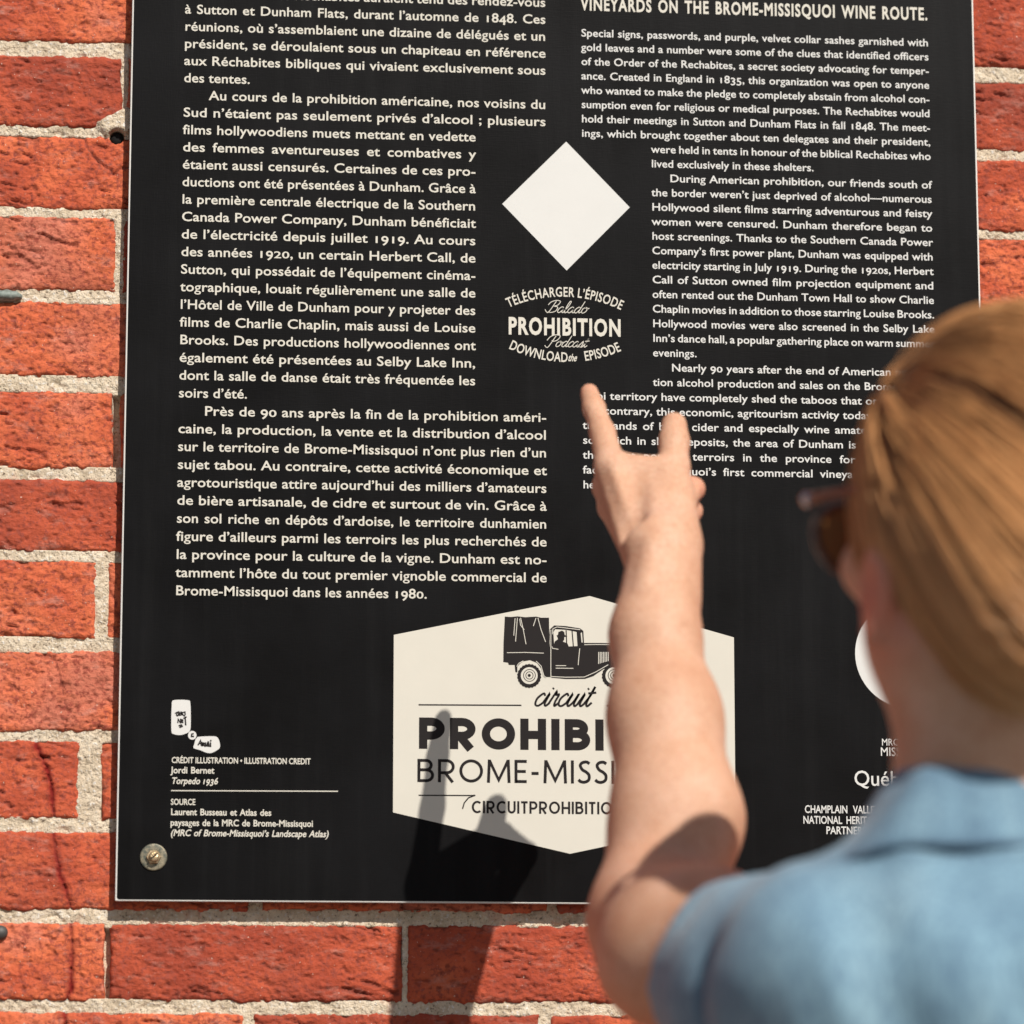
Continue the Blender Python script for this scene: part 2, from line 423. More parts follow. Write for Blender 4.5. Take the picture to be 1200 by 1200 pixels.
# ------------------------------------------------------------------ flat print helpers (sign face plane y = 0)
Y0 = -0.00012
def unit_glyphs():
    """outline meshes and advance widths of the built-in font, read once per character"""
    cache = {}
    dg = bpy.context.evaluated_depsgraph_get
    cur = bpy.data.curves.new('glyph', 'FONT'); ob = bpy.data.objects.new('glyph', cur); COL.objects.link(ob)
    def grab(body, off):
        cur.body = body; cur.offset = off if body != 'g' else min(off, .004); cur.resolution_u = 3
        e = ob.evaluated_get(dg()); e_me = bpy.data.meshes.new_from_object(e, depsgraph=dg())
        V = np.array([v.co[:2] for v in e_me.vertices]).reshape(-1, 2); F = [tuple(p.vertices) for p in e_me.polygons]
        bpy.data.meshes.remove(e_me); return V, F
    def get(c, off):
        key = (c, off)
        if key not in cache:
            bpy.context.view_layer.update()
            if c == ' ': cache[key] = (np.zeros((0, 2)), [], .26)
            else:
                V1, F1 = grab(c, off); bpy.context.view_layer.update()
                V2, _ = grab('I'+c+'I', 0); V3, _ = grab('II', 0)
                adv = V2[:, 0].max()-V3[:, 0].max()
                cache[key] = (V1, F1, adv)
        return cache[key]
    return get, ob
GET, glyph_ob = unit_glyphs()
OLD = {'0': (.72, 0), '1': (.72, 0), '2': (.72, 0), '3': (1, -.17), '4': (1, -.17), '5': (1, -.17), '7': (1, -.17), '9': (1, -.17)}
def layout(s, off, xs=1.0, shear=0.0, track=0.0, space=None, old=False):
    """list of (verts, faces) with pen advance, in em units"""
    out = []; x = 0.0
    for c in s:
        V, F, adv = GET(c, off)
        if c == ' ' and space is not None: adv = space/xs
        V = V.copy()
        if len(V):
            if old and c in OLD:
                sc, dy = OLD[c]; V[:, 1] = V[:, 1]*sc+dy
            V[:, 0] = V[:, 0]*xs+shear*V[:, 1]+x
        out.append((V, F, x, adv*xs)); x += adv*xs+track
    return out, x-track
def put_text(name, s, u0, z0, size, parent, mat, u1=None, off=.0, xs=1.0, shear=0.0, track=0.0, old=False, align='L', y=Y0, arc=None, rot=0.0):
    """writes a line on the sign; with u1 the line is justified between u0 and u1 by its word spaces"""
    space = None
    if u1 is not None:
        W = (u1-u0)/size; nsp = s.count(' ')
        _, w0 = layout(s, off, xs, shear, track, 0.0, old)
        if nsp: space = (W-w0)/nsp
        if nsp == 0 or space < .16:
            tgt = W-(.2*nsp); f = tgt/max(w0, 1e-6); xs *= f; track *= f
            _, w0 = layout(s, off, xs, shear, track, 0.0, old); space = (W-w0)/nsp if nsp else None
    if space is not None and space > .38:
        f = min(1.09, 1+(space-.32)*nsp/max(w0, 1e-6)); xs *= f; _, w0 = layout(s, off, xs, shear, track, 0.0, old); space = (W-w0)/nsp
    g, w = layout(s, off, xs, shear, track, space, old)
    sh = 0 if align == 'L' else (-w/2 if align == 'C' else -w)
    Vs, Fs, k = [], [], 0
    for V, F, x, adv in g:
        if not len(V): continue
        if arc is not None:                       # arc = (radius in em, +1 up / -1 down)
            R_, sg = arc; cx = x+adv/2; th = (cx+sh)/R_; q = V.copy(); q[:, 0] -= cx
            ct, st_ = math.cos(th), math.sin(th)
            if sg > 0:
                X = q[:, 0]*ct+q[:, 1]*st_+R_*st_; Z = -q[:, 0]*st_+q[:, 1]*ct+R_*(ct-1)
            else:
                X = q[:, 0]*ct-q[:, 1]*st_+R_*st_; Z = q[:, 0]*st_+q[:, 1]*ct-R_*(ct-1)
            V = np.stack([X, Z], -1)
        else:
            V = V.copy(); V[:, 0] += sh
        if rot:
            c_, s_ = math.cos(rot), math.sin(rot); V = np.stack([V[:, 0]*c_-V[:, 1]*s_, V[:, 0]*s_+V[:, 1]*c_], -1)
        Vs.append(V*size); Fs += [tuple(i+k for i in f) for f in F]; k += len(V)
    V = np.concatenate(Vs)
    V3 = np.stack([V[:, 0]+u0, np.full(len(V), y), V[:, 1]+z0], -1)
    return link(name, mesh_py(name, V3, Fs), mat, parent)
from mathutils.geometry import tessellate_polygon
def poly(name, pts, parent, mat, y=Y0, px=True, dz=None):
    """filled outline(s) printed on the sign; pts one outline or a list of them, in photo pixels"""
    outs = pts if isinstance(pts[0][0], (tuple, list)) else [pts]
    V, F = [], []
    for o in outs:
        c = [UZ(*p) if px else p for p in o]
        k = len(V); V += [(a, y, b) for a, b in c]
        F += [tuple(k+i for i in t) for t in tessellate_polygon([[Vector((a, b, 0)) for a, b in c]])]
    return link(name, mesh_py(name, V, F), mat, parent)
def stroke_tris(pts, w, V, F, y, closed=False, cap=0.0, w_fun=None):
    """a ribbon of width w along pts (u, z)"""
    p = np.array(pts, float); ln = np.linalg.norm(p[-1]-p[0])
    if len(p) > 12 and ln < 1e-7: p = p[:-1]; closed = True
    keep = [0]+[i for i in range(1, len(p)) if np.linalg.norm(p[i]-p[i-1]) > 2e-5]; p = p[keep]; n_ = len(p)
    t = np.zeros_like(p)
    if closed:
        t = np.roll(p, -1, 0)-np.roll(p, 1, 0)
    else:
        t[1:-1] = p[2:]-p[:-2]; t[0] = p[1]-p[0]; t[-1] = p[-1]-p[-2]
    seg = np.diff(p, axis=0)
    t /= np.linalg.norm(t, axis=1)[:, None]+1e-12
    nrm = np.stack([-t[:, 1], t[:, 0]], -1)
    sc = np.ones(n_)
    if not closed:
        for i in range(1, n_-1):
            d = seg[i]/np.linalg.norm(seg[i]); sc[i] = 1/max(.5, abs(d[0]*t[i, 0]+d[1]*t[i, 1]))
    if cap and not closed: p = p.copy(); p[0] -= t[0]*cap; p[-1] += t[-1]*cap
    ww = np.full(n_, w) if w_fun is None else w*np.array([w_fun(i/(n_-1)) for i in range(n_)])
    a = p+nrm*(ww*sc/2)[:, None]; b = p-nrm*(ww*sc/2)[:, None]
    k = len(V)
    for i in range(n_): V.append((a[i, 0], y, a[i, 1])); V.append((b[i, 0], y, b[i, 1]))
    for i in range(n_ if closed else n_-1):
        j = (i+1) % n_
        F.append((k+2*i, k+2*i+1, k+2*j+1, k+2*j))
def smooth_path(pts, n=8):
    """Catmull-Rom through the points"""
    p = [np.array(q, float) for q in pts]; p = [2*p[0]-p[1]]+p+[2*p[-1]-p[-2]]; out = []
    for i in range(1, len(p)-2):
        for k in range(n):
            t = k/n; a, b, c, d = p[i-1:i+3]
            out.append(.5*((2*b)+(c-a)*t+(2*a-5*b+4*c-d)*t*t+(-a+3*b-3*c+d)*t**3))
    out.append(p[-2]); return [tuple(q) for q in out]
def strokes(name, paths, w, parent, mat, y=Y0, px=True, smooth=False, w_fun=None, cap=0.0):
    V, F = [], []
    for i, q in enumerate(paths):
        if smooth: q = smooth_path(q)
        c = [UZ(*a) for a in q] if px else q
        stroke_tris(c, w, V, F, y-i*.000012, w_fun=w_fun, cap=cap)
    return link(name, mesh_py(name, V, F), mat, parent)
def arcpts(cx, cy, rx, ry, a0, a1, n=20):
    return [(cx+rx*math.cos(rad(a0+(a1-a0)*i/n)), cy+ry*math.sin(rad(a0+(a1-a0)*i/n))) for i in range(n+1)]
# geometric capitals drawn by their strokes: height 1, w = stroke width; returns (paths, advance)
def cap_glyph(c, w):
    h = w/2
    if c == 'I': return [[(h, 0), (h, 1)]], w
    if c == 'P': return [[(h, 0), (h, 1)], [(h, 1-h), (.36, 1-h)]+arcpts(.36, .70-h*.4+.0, .28, .30-h*.6, 90, -90)+[(h, .40+h*.2)]], .36+.28+h
    if c == 'R': return cap_glyph('P', w)[0]+[[(.30, .42), (.62, 0)]], .36+.28+h+.03
    if c == 'B': return [[(h, 0), (h, 1)], [(h, 1-h), (.36, 1-h)]+arcpts(.36, .765-h*.5, .22, .235-h*.5, 90, -90)+[(h, .53)],
                         [(h, .53-.0), (.38, .53)]+arcpts(.38, .265+h*.5, .26, .265-h*.5, 90, -90)+[(h, h)]], .38+.26+h
    if c == 'O': return [arcpts(.50, .5, .5-h, .5-h, 0, 360, 48)], 1.0
    if c == 'Q': return [arcpts(.50, .5, .5-h, .5-h, 0, 360, 48), [(.55, .30), (.92, -.05)]], 1.0
    if c == 'H': return [[(h, 0), (h, 1)], [(.78-h, 0), (.78-h, 1)], [(h, .48), (.78-h, .48)]], .78
    if c == 'T': return [[(0, 1-h), (.62, 1-h)], [(.31, 0), (.31, 1-h)]], .62
    if c == 'N': return [[(h, 0), (h, 1)], [(.80-h, 0), (.80-h, 1)], [(h, 1-h*.6), (.80-h, h*.6)]], .80
    if c == 'M': return [[(h, 0), (h*1.6, 1)], [(1.0-h, 0), (1.0-h*1.6, 1)], [(h*1.6, 1-h*.4), (.50, .12), (1.0-h*1.6, 1-h*.4)]], 1.0
    if c == 'E': return [[(h, 0), (h, 1)], [(h, 1-h), (.52, 1-h)], [(h, .5), (.48, .5)], [(h, h), (.52, h)]], .52
    if c == 'S': return [smooth_path([(.50, .86), (.38, 1-h), (.20, .97-h), (.11, .78), (.20, .60), (.36, .50), (.48, .36), (.46, .16), (.30, h), (.13, h+.02), (.03, .17)], 5)], .55
    if c == 'U': return [[(h, 1), (h, .34)]+arcpts(.36, .34, .36-h, .34-h, 180, 360, 20)+[(.72-h, 1)]], .72
    if c == 'C': return [arcpts(.50, .5, .5-h, .5-h, 48, 312, 40)], .86
    if c == '-': return [[(.04, .42), (.34, .42)]], .38
    if c == '.': return [[(0, h), (w*1.1, h)]], w*1.2
    return [], .3
def cap_text(name, s, u0, z0, height, width, w, parent, mat, gap=.11, y=Y0):
    items = []; x = 0
    for c in s:
        p_, a = cap_glyph(c, w); items.append((p_, x)); x += a+gap
    tot = x-gap; sx = width/(tot*height)
    V, F = [], []; k = 0
    for p_, x0 in items:
        for q in p_:
            st = [((x0+a)*sx, b) for a, b in q]
            stroke_tris([(u0+a*height, z0+b*height) for a, b in st], w*height, V, F, y-(k % 3)*.000015,
                        closed=False); k += 1
    return link(name, mesh_py(name, V, F), mat, parent)

# ------------------------------------------------------------------ the sign
US0, US1, ZS0, ZS1 = -0.0441, 0.6483, CAM_H+.2125, CAM_H+1.10
sign = empty('information_sign', ((US0+US1)/2, .005, ZS0))
tag(sign, 'large black bilingual information panel with white text bolted to the brick wall', 'sign')
def rbox(name, a, b, mat, parent, bev=.0):
    V, F = [], []; bbox_add(V, F, a, b); me = mesh_py(name, V, F)
    if bev:
        import bmesh
        bm = bmesh.new(); bm.from_mesh(me); bmesh.ops.bevel(bm, geom=bm.edges[:], offset=bev, segments=2, affect='EDGES'); bm.to_mesh(me); bm.free()
    return link(name, me, mat, parent)
rbox('backing_panel', (US0, .0004, ZS0), (US1, .004, ZS1), M_EDGE, sign, .0004)
# face sheet with rounded corners, slightly inset so that the bright cut edge shows
def rrect(u0, u1, z0, z1, r, n=5):
    return arcpts(u1-r, z1-r, r, r, 0, 90, n)+arcpts(u0+r, z1-r, r, r, 90, 180, n)+arcpts(u0+r, z0+r, r, r, 180, 270, n)+arcpts(u1-r, z0+r, r, r, 270, 360, n)
E_ = .0013
rr = rrect(US0+E_, US1-E_, ZS0+E_, ZS1-E_, .002)
V = [(a, 0.0, b) for a, b in rr]+[(a, .0004, b) for a, b in rr]; n_ = len(rr)
F = [tuple(range(n_))[::-1]]+[(i, (i+1) % n_, n_+(i+1) % n_, n_+i) for i in range(n_)]
link('printed_face', mesh_py('printed_face', V, F), M_SIGN, sign)

# French column
ZF0, PF = CAM_H+.9300, .014464
ZF0 = CAM_H+.9300; PF = (.9300-.4527)/33
UF0, UF1, UFN = -.0017, .2923, UZ(557.5, 300)[0]
french = [
 (-1, 'Les membres des Réchabites auraient tenu des rendez-vous', 'w'), (0, 'à Sutton et Dunham Flats, durant l’automne de 1848. Ces', 'w'),
 (1, 'réunions, où s’assemblaient une dizaine de délégués et un', 'w'), (2, 'président, se déroulaient sous un chapiteau en référence', 'w'),
 (3, 'aux Réchabites bibliques qui vivaient exclusivement sous', 'w'), (4, 'des tentes.', 'e'),
 (5, 'Au cours de la prohibition américaine, nos voisins du', 'wi'), (6, 'Sud n’étaient pas seulement privés d’alcool ; plusieurs', 'w'),
 (7, 'films hollywoodiens muets mettant en vedette', 'n'), (8, 'des femmes aventureuses et combatives y', 'n'),
 (9, 'étaient aussi censurés. Certaines de ces pro-', 'n'), (10, 'ductions ont été présentées à Dunham. Grâce à', 'n'),
 (11, 'la première centrale électrique de la Southern', 'n'), (12, 'Canada Power Company, Dunham bénéficiait', 'n'),
 (13, 'de l’électricité depuis juillet 1919. Au cours', 'n'), (14, 'des années 1920, un certain Herbert Call, de', 'n'),
 (15, 'Sutton, qui possédait de l’équipement cinéma-', 'n'), (16, 'tographique, louait régulièrement une salle de', 'n'),
 (17, 'l’Hôtel de Ville de Dunham pour y projeter des', 'n'), (18, 'films de Charlie Chaplin, mais aussi de Louise', 'n'),
 (19, 'Brooks. Des productions hollywoodiennes ont', 'n'), (20, 'également été présentées au Selby Lake Inn,', 'n'),
 (21, 'dont la salle de danse était très fréquentée les', 'n'), (22, 'soirs d’été.', 'e'),
 (23, 'Près de 90 ans après la fin de la prohibition améri-', 'wi'), (24, 'caine, la production, la vente et la distribution d’alcool', 'w'),
 (25, 'sur le territoire de Brome-Missisquoi n’ont plus rien d’un', 'w'), (26, 'sujet tabou. Au contraire, cette activité économique et', 'w'),
 (27, 'agrotouristique attire aujourd’hui des milliers d’amateurs', 'w'), (28, 'de bière artisanale, de cidre et surtout de vin. Grâce à', 'w'),
 (29, 'son sol riche en dépôts d’ardoise, le territoire dunhamien', 'w'), (30, 'figure d’ailleurs parmi les terroirs les plus recherchés de', 'w'),
 (31, 'la province pour la culture de la vigne. Dunham est no-', 'w'), (32, 'tamment l’hôte du tout premier vignoble commercial de', 'w'),
 (33, 'Brome-Missisquoi dans les années 1980.', 'e')]
FS, FX, FO = .0110, 1.09, .012
for k, s, f in french:
    ind = .0205 if 'i' in f else 0.0
    u1 = UF1 if 'w' in f else (UFN if 'n' in f else None)
    put_text('text_line', s, UF0+ind, ZF0-PF*k, FS, sign, M_CREAM, u1, FO, FX, old=True, track=.012)
# English column
ZE0 = CAM_H+.9201; PE = (.9201-.5559)/30
UE0, UE1, UEN = UZ(682, 300)[0], UZ(1091.5, 210)[0], UZ(764, 300)[0]
english = [
 (0, 'Special signs, passwords, and purple, velvet collar sashes garnished with', 'w'), (1, 'gold leaves and a number were some of the clues that identified officers', 'w'),
 (2, 'of the Order of the Rechabites, a secret society advocating for temper-', 'w'), (3, 'ance. Created in England in 1835, this organization was open to anyone', 'w'),
 (4, 'who wanted to make the pledge to completely abstain from alcohol con-', 'w'), (5, 'sumption even for religious or medical purposes. The Rechabites would', 'w'),
 (6, 'hold their meetings in Sutton and Dunham Flats in fall 1848. The meet-', 'w'), (7, 'ings, which brought together about ten delegates and their president,', 'w'),
 (8, 'were held in tents in honour of the biblical Rechabites who', 'n'), (9, 'lived exclusively in these shelters.', 'ne'),
 (10, 'During American prohibition, our friends south of', 'ni'), (11, 'the border weren’t just deprived of alcohol—numerous', 'n'),
 (12, 'Hollywood silent films starring adventurous and feisty', 'n'), (13, 'women were censured. Dunham therefore began to', 'n'),
 (14, 'host screenings. Thanks to the Southern Canada Power', 'n'), (15, 'Company’s first power plant, Dunham was equipped with', 'n'),
 (16, 'electricity starting in July 1919. During the 1920s, Herbert', 'n'), (17, 'Call of Sutton owned film projection equipment and', 'n'),
 (18, 'often rented out the Dunham Town Hall to show Charlie', 'n'), (19, 'Chaplin movies in addition to those starring Louise Brooks.', 'n'),
 (20, 'Hollywood movies were also screened in the Selby Lake', 'n'), (21, 'Inn’s dance hall, a popular gathering place on warm summer', 'n'),
 (22, 'evenings.', 'ne'), (23, 'Nearly 90 years after the end of American prohibi-', 'ni'),
 (24, 'tion alcohol production and sales on the Brome-Missis-', 'n'), (25, 'quoi territory have completely shed the taboos that once ruled it.', 'w'),
 (26, 'the contrary, this economic, agritourism activity today attracts the', 'w'), (27, 'thousands of beer, cider and especially wine amateurs. With its', 'w'),
 (28, 'soils rich in slate deposits, the area of Dunham is known as one', 'w'), (29, 'the most popular terroirs in the province for viticulture. In', 'w'),
 (30, 'fact, Brome-Missisquoi’s first commercial vineyard was opened', 'w'),
 (31, 'here in the 1980s.', 'e')]
ES, EX, EO = .0091, 1.07, .011
for k, s, f in english:
    a = UEN if 'n' in f else UE0
    if 'i' in f: a += .015
    put_text('text_line', s, a, ZE0-PE*k, ES, sign, M_WHITE, None if 'e' in f else UE1, EO, EX, old=True, track=.008)
hz = CAM_H+UZ(1087, 23.5)[1]-CAM_H
put_text('heading', 'VINEYARDS ON THE BROME-MISSISQUOI WINE ROUTE.', UE0, UZ(1087, 23.5)[1], .0150, sign, M_CREAM, UZ(1087, 23.5)[0], .028, .66, track=.055)

# diamond label (its square code is left out) and podcast emblem
dia = poly('diamond_label', [(663.5, 166), (738, 243), (664, 317), (588.5, 239)], sign, M_WHITE, y=Y0)
emb = empty('podcast_emblem', (0, 0, 0)); emb.parent = sign; emb.location = -Vector(sign.location)
ec = UZ(662, 382)[0]
put_text('arched_text', 'TÉLÉCHARGER L’ÉPISODE', ec, UZ(662, 347.5)[1], .0112, emb, M_CREAM, None, .014, .70, track=.02, align='C', arc=(9.6, 1))
put_text('bold_text', 'PROHIBITION', UZ(595.5, 391)[0], UZ(595.5, 391)[1], .0193, emb, M_CREAM, UZ(728, 392)[0], .036, .62, track=.05)
put_text('arched_text', 'DOWNLOAD      EPISODE', ec, UZ(662, 424)[1], .0112, emb, M_CREAM, None, .014, .70, track=.02, align='C', arc=(9.6, -1))
put_text('small_word', 'the', ec+.0056, UZ(662, 423)[1], .0085, emb, M_CREAM, None, .02, .62, align='C', shear=.3)
def script_word(name, letters, px0, base, xh, w, parent, mat, sl=.45, adv=1.0, seed=0):
    """joined-up handwriting drawn stroke by stroke; units of the x-height"""
    lib = {
     'a': ([[(.75, .85), (.45, 1.0), (.1, .6), (.1, .15), (.4, 0), (.7, .45), (.8, .95), (.72, .2), (.9, 0), (1.1, .2)]], .98),
     'l': ([[(0, .2), (.35, 1.1), (.45, 1.9), (.25, 1.9), (.12, 1.1), (.15, .15), (.35, 0), (.55, .2)]], .5),
     'd': ([[(.75, .85), (.45, 1.0), (.1, .6), (.1, .15), (.4, 0), (.7, .5)], [(.95, 2.0), (.78, .9), (.70, .3), (.80, .02), (1.1, .2)]], 1.0),
     'o': ([[(.5, 1.0), (.12, .7), (.12, .15), (.42, 0), (.75, .4), (.62, .95), (.42, .9), (.75, .75), (1.0, .85)]], .95),
     'c': ([[(.7, .8), (.48, 1.0), (.1, .6), (.12, .12), (.42, 0), (.75, .25)]], .72),
     's': ([[(0, .2), (.45, 1.05), (.5, .55), (.45, .1), (.15, .05), (.55, .0), (.75, .25)]], .68),
     't': ([[(.0, .2), (.3, .9), (.4, 1.6), (.2, .4), (.35, 0), (.65, .3)], [(.02, 1.05), (.7, 1.12)]], .6),
     'i': ([[(.0, .2), (.3, 1.0), (.2, .25), (.35, 0), (.62, .25)], [(.40, 1.36), (.47, 1.46)]], .55),
     'r': ([[(.0, .2), (.28, 1.15), (.35, .9), (.6, .92), (.5, .35), (.58, 0), (.85, .25)]], .78),
     'u': ([[(.0, .2), (.28, 1.0), (.15, .25), (.32, 0), (.62, .35), (.82, 1.0), (.72, .25), (.88, 0), (1.12, .25)]], 1.05),
     'B': ([[(.75, 1.95), (.35, .1), (.0, .1), (-.35, .5)], [(-.2, 1.3), (.1, 1.85), (.8, 2.1), (1.35, 1.9), (1.2, 1.3), (.7, 1.08), (1.3, .95), (1.3, .3), (.75, 0), (.25, .1)]], 1.5),
     'P': ([[(.8, 1.95), (.4, .05), (.1, -.15), (-.3, .2)], [(-.3, 1.1), (0, 1.8), (.8, 2.15), (1.45, 1.9), (1.3, 1.2), (.75, .95), (.45, 1.1)]], 1.35)}
    V, F = [], []; x = 0; k = 0
    u0_, z0_ = UZ(px0, base)
    for ch in letters:
        p_, a = lib[ch]
        for q in p_:
            c = smooth_path([(u0_+(x+a_*adv+sl*b_)*xh, z0_+b_*xh) for a_, b_ in q], 6)
            stroke_tris(c, w, V, F, Y0-.00003-k*.000012); k += 1
        x += a*adv
    return link(name, mesh_py(name, V, F), mat, parent)
script_word('script_word', 'Balado', 640, 366, .0048, .0006, emb, M_CREAM, adv=1.16)
script_word('script_word', 'Podcast', 640, 406, .0046, .0006, emb, M_CREAM, adv=1.12)

# hexagonal circuit emblem
hexa = empty('circuit_emblem', (0, 0, 0)); hexa.parent = sign; hexa.location = -Vector(sign.location)
poly('hexagon_ground', [(461.5, 744), (691, 698.5), (860, 747), (862, 960), (668, 1000.5), (460.5, 952)], hexa, M_CREAM, y=Y0)
Y1 = Y0-.0001
def Z4(x, y): return (450+x/3.75, 690+y/3.75)
def tz(l): return [Z4(*p) for p in l]
truck = empty('truck_drawing', (0, 0, 0)); truck.parent = hexa; truck.location = -Vector(hexa.location)-Vector(sign.location)
truck.location = (0, 0, 0)
def hlink(parent): return parent
T_ = hexa
def circ(cx, cy, r, n=40): return arcpts(cx, cy, r, r, 0, 360*(n-1)/n, n-1)
def ragged(cx, cy, r, n=44, a=3.0): return [(cx+(r+(a if i % 2 else -a)*.5)*math.cos(2*math.pi*i/n), cy+(r+(a if i % 2 else -a)*.5)*math.sin(2*math.pi*i/n)) for i in range(n)]
bpy.data.objects.remove(truck)
poly('truck_silhouette', [tz([(531, 122), (556, 124), (588, 121), (620, 125), (668, 122), (690, 127), (725, 127), (727, 240), (735, 300), (735, 388),
      (704, 388), (692, 352), (672, 326), (642, 314), (606, 320), (586, 342), (586, 368), (577, 366), (574, 335), (548, 335), (545, 325), (524, 322), (525, 240), (528, 180)])], T_, M_INK, y=Y1)
poly('truck_cab', [tz([(727, 200), (729, 178), (748, 161), (800, 164), (862, 174), (876, 185), (879, 238), (960, 238), (1010, 240), (1046, 246), (1052, 262), (1054, 345), (1000, 332),
      (960, 356), (920, 384), (884, 396), (800, 397), (736, 391)])], T_, M_INK, y=Y1-.00003)
poly('cab_window', [tz([(744, 190), (752, 178), (800, 181), (846, 190), (850, 252), (800, 254), (748, 252)]), tz([(864, 194), (870, 192), (873, 236), (868, 236)])], T_, M_CREAM, y=Y1-.00006)
poly('driver_figure', [tz([(745, 253), (750, 232), (764, 222), (762, 214), (758, 205), (764, 203), (766, 190), (782, 184), (792, 190), (794, 203), (806, 209), (792, 213), (792, 224), (786, 232), (806, 240), (812, 254)])], T_, M_INK, y=Y1-.00009)
strokes('cab_pillar', [tz([(800, 182), (803, 253)]), tz([(826, 184), (832, 253)])], .0009, T_, M_INK, y=Y1-.00012)
strokes('highlight_line', [tz([(576, 130), (570, 206)]), tz([(586, 128), (578, 232)]), tz([(600, 128), (612, 180), (624, 244)]), tz([(596, 132), (600, 160), (616, 180)]),
     tz([(668, 128), (656, 164)]), tz([(676, 128), (690, 180), (710, 234)]), tz([(540, 281), (620, 280), (702, 283)]),
     tz([(733, 180), (733, 388)]), tz([(738, 254), (740, 262), (766, 266)]), tz([(860, 262), (856, 300), (853, 336)]),
     tz([(754, 338), (800, 338)]), tz([(754, 349), (832, 350)]), tz([(880, 246), (940, 245), (1000, 246)]), tz([(740, 200), (742, 176), (760, 168), (862, 180)]),
     tz([(583, 342), (592, 328), (612, 317)]), tz([(668, 318), (690, 340), (702, 382), (712, 390)]), tz([(735, 386), (800, 389), (880, 388), (930, 366), (985, 334)])],
     .00055, T_, M_CREAM, y=Y1-.00016)
strokes('grille_line', [tz([(943+i*7, 278), (943+i*7, 330-i*2)]) for i in range(7)], .0006, T_, M_CREAM, y=Y1-.00016)
for cx in (638, 1010):
    wpx = lambda l: tz(l)
    poly('truck_wheel', wpx(ragged(cx, 383, 52)), T_, M_INK, y=Y1-.0002)
    poly('wheel_disc', wpx(circ(cx, 382, 37)), T_, M_CREAM, y=Y1-.00023)
    strokes('wheel_ring', [wpx(circ(cx+1, 381, 26)+[(cx+27, 381)]), wpx(circ(cx+1, 381, 16, 24)+[(cx+17, 381)])], .0006, T_, M_INK, y=Y1-.00026)
    poly('wheel_hub', wpx(circ(cx, 381, 7, 16)), T_, M_INK, y=Y1-.0003)
script_word('script_word', 'circuit', 625, 827, .0098, .0017, hexa, M_INK, sl=.40, adv=.92)
bpy.data.objects[-1].name if False else None
for (x0, x1, yy) in ((490.5, 611, 826), (711, 832, 827)):
    strokes('rule_line', [[(x0, yy), (x1, yy+.6)]], .0011, hexa, M_INK, y=Y1)
strokes('rule_line', [[(490.5, 932), (552, 932.3), (557, 932)], [(557, 932), (549, 935), (544, 941), (542, 948)]], .0010, hexa, M_INK, y=Y1)
strokes('rule_line', [[(770, 933), (832, 933.5)]], .0010, hexa, M_INK, y=Y1)
a = UZ(490.5, 877.5); b = UZ(835, 880)
cap_text('bold_capitals', 'PROHIBITION', a[0], a[1], .0248, b[0]-a[0], .265, hexa, M_INK, .13, Y1)
a = UZ(489, 916.5); b = UZ(836, 918)
cap_text('light_capitals', 'BROME-MISSISQUOI', a[0], a[1], .0183, b[0]-a[0], .13, hexa, M_INK, .16, Y1)
a = UZ(553, 953); b = UZ(776, 955)
cap_text('small_capitals', 'CIRCUITPROHIBITION.COM', a[0], a[1], .0098, b[0]-a[0], .175, hexa, M_INK, .17, Y1)

# signatures and credits, lower left
sig = empty('signature_label', (0, 0, 0)); sig.parent = sign; sig.location = -Vector(sign.location)
def S5(x, y): return (195+x/15.0, 810+y/15.0)
poly('paper_shape', [[S5(*p) for p in smooth_path([(95, 200), (120, 160), (250, 150), (385, 160), (420, 200), (428, 440), (420, 680), (340, 745), (230, 772), (120, 750), (88, 700), (86, 450)], 3)]], sig, M_WHITE, y=Y0)
poly('paper_shape', [[S5(455+75*math.cos(t*.3142), 775+78*math.sin(t*.3142)) for t in range(20)]], sig, M_WHITE, y=Y0-.00002)
poly('paper_shape', [[S5(*p) for p in smooth_path([(545, 805), (650, 795), (860, 795), (915, 840), (940, 920), (935, 1000), (850, 1060), (780, 1088), (700, 1080), (590, 1035), (478, 1000), (490, 930), (510, 850)], 3)]], sig, M_WHITE, y=Y0-.00004)
strokes('ink_scrawl', [[S5(*q) for q in l] for l in [
   [(150, 395), (190, 365), (175, 430)], [(170, 380), (215, 360), (215, 420), (180, 440)], [(225, 365), (225, 425), (255, 420)], [(225, 390), (250, 385)],
   [(265, 425), (268, 365), (295, 375), (270, 395), (300, 425)], [(305, 370), (325, 360), (330, 420)], [(330, 430), (300, 436)],
   [(200, 560), (205, 490), (245, 555), (250, 485)], [(275, 490), (270, 550), (300, 550)], [(275, 515), (300, 510)], [(300, 480), (355, 450)], [(330, 470), (340, 600)],
   [(215, 610), (275, 590)], [(230, 640), (290, 610)], [(480, 745), (445, 755), (440, 795), (485, 795)],
   [(555, 950), (600, 860), (615, 960)], [(575, 920), (620, 915)], [(630, 970), (635, 900), (665, 915), (640, 935), (670, 960)], [(680, 900), (690, 965), (720, 960), (722, 900)],
   [(735, 880), (738, 965), (765, 965)], [(775, 900), (778, 980)], [(770, 880), (790, 860)]]], .0011, sig, M_INK, y=Y0-.0001)
cr = .0071
def line_at(s, px, py, size, parent=sign, mat=M_CREAM, px1=None, off=.02, xs=.9, shear=0.0, old=True, nm='text_line'):
    a = UZ(px, py); return put_text(nm, s, a[0], a[1], size, parent, mat, UZ(px1, py)[0] if px1 else None, off, xs, shear, old=old)
line_at('CRÉDIT ILLUSTRATION • ILLUSTRATION CREDIT', 201, 894, .0066, px1=364)
line_at('Jordi Bernet', 200.5, 906, .0072, px1=251)
line_at('Torpedo 1936', 200.5, 918.5, .0072, px1=255, shear=.2)
strokes('rule_line', [[(200.5, 926.5), (396, 927.3)]], .0008, sign, M_CREAM)
line_at('SOURCE', 200, 943, .0066, px1=229)
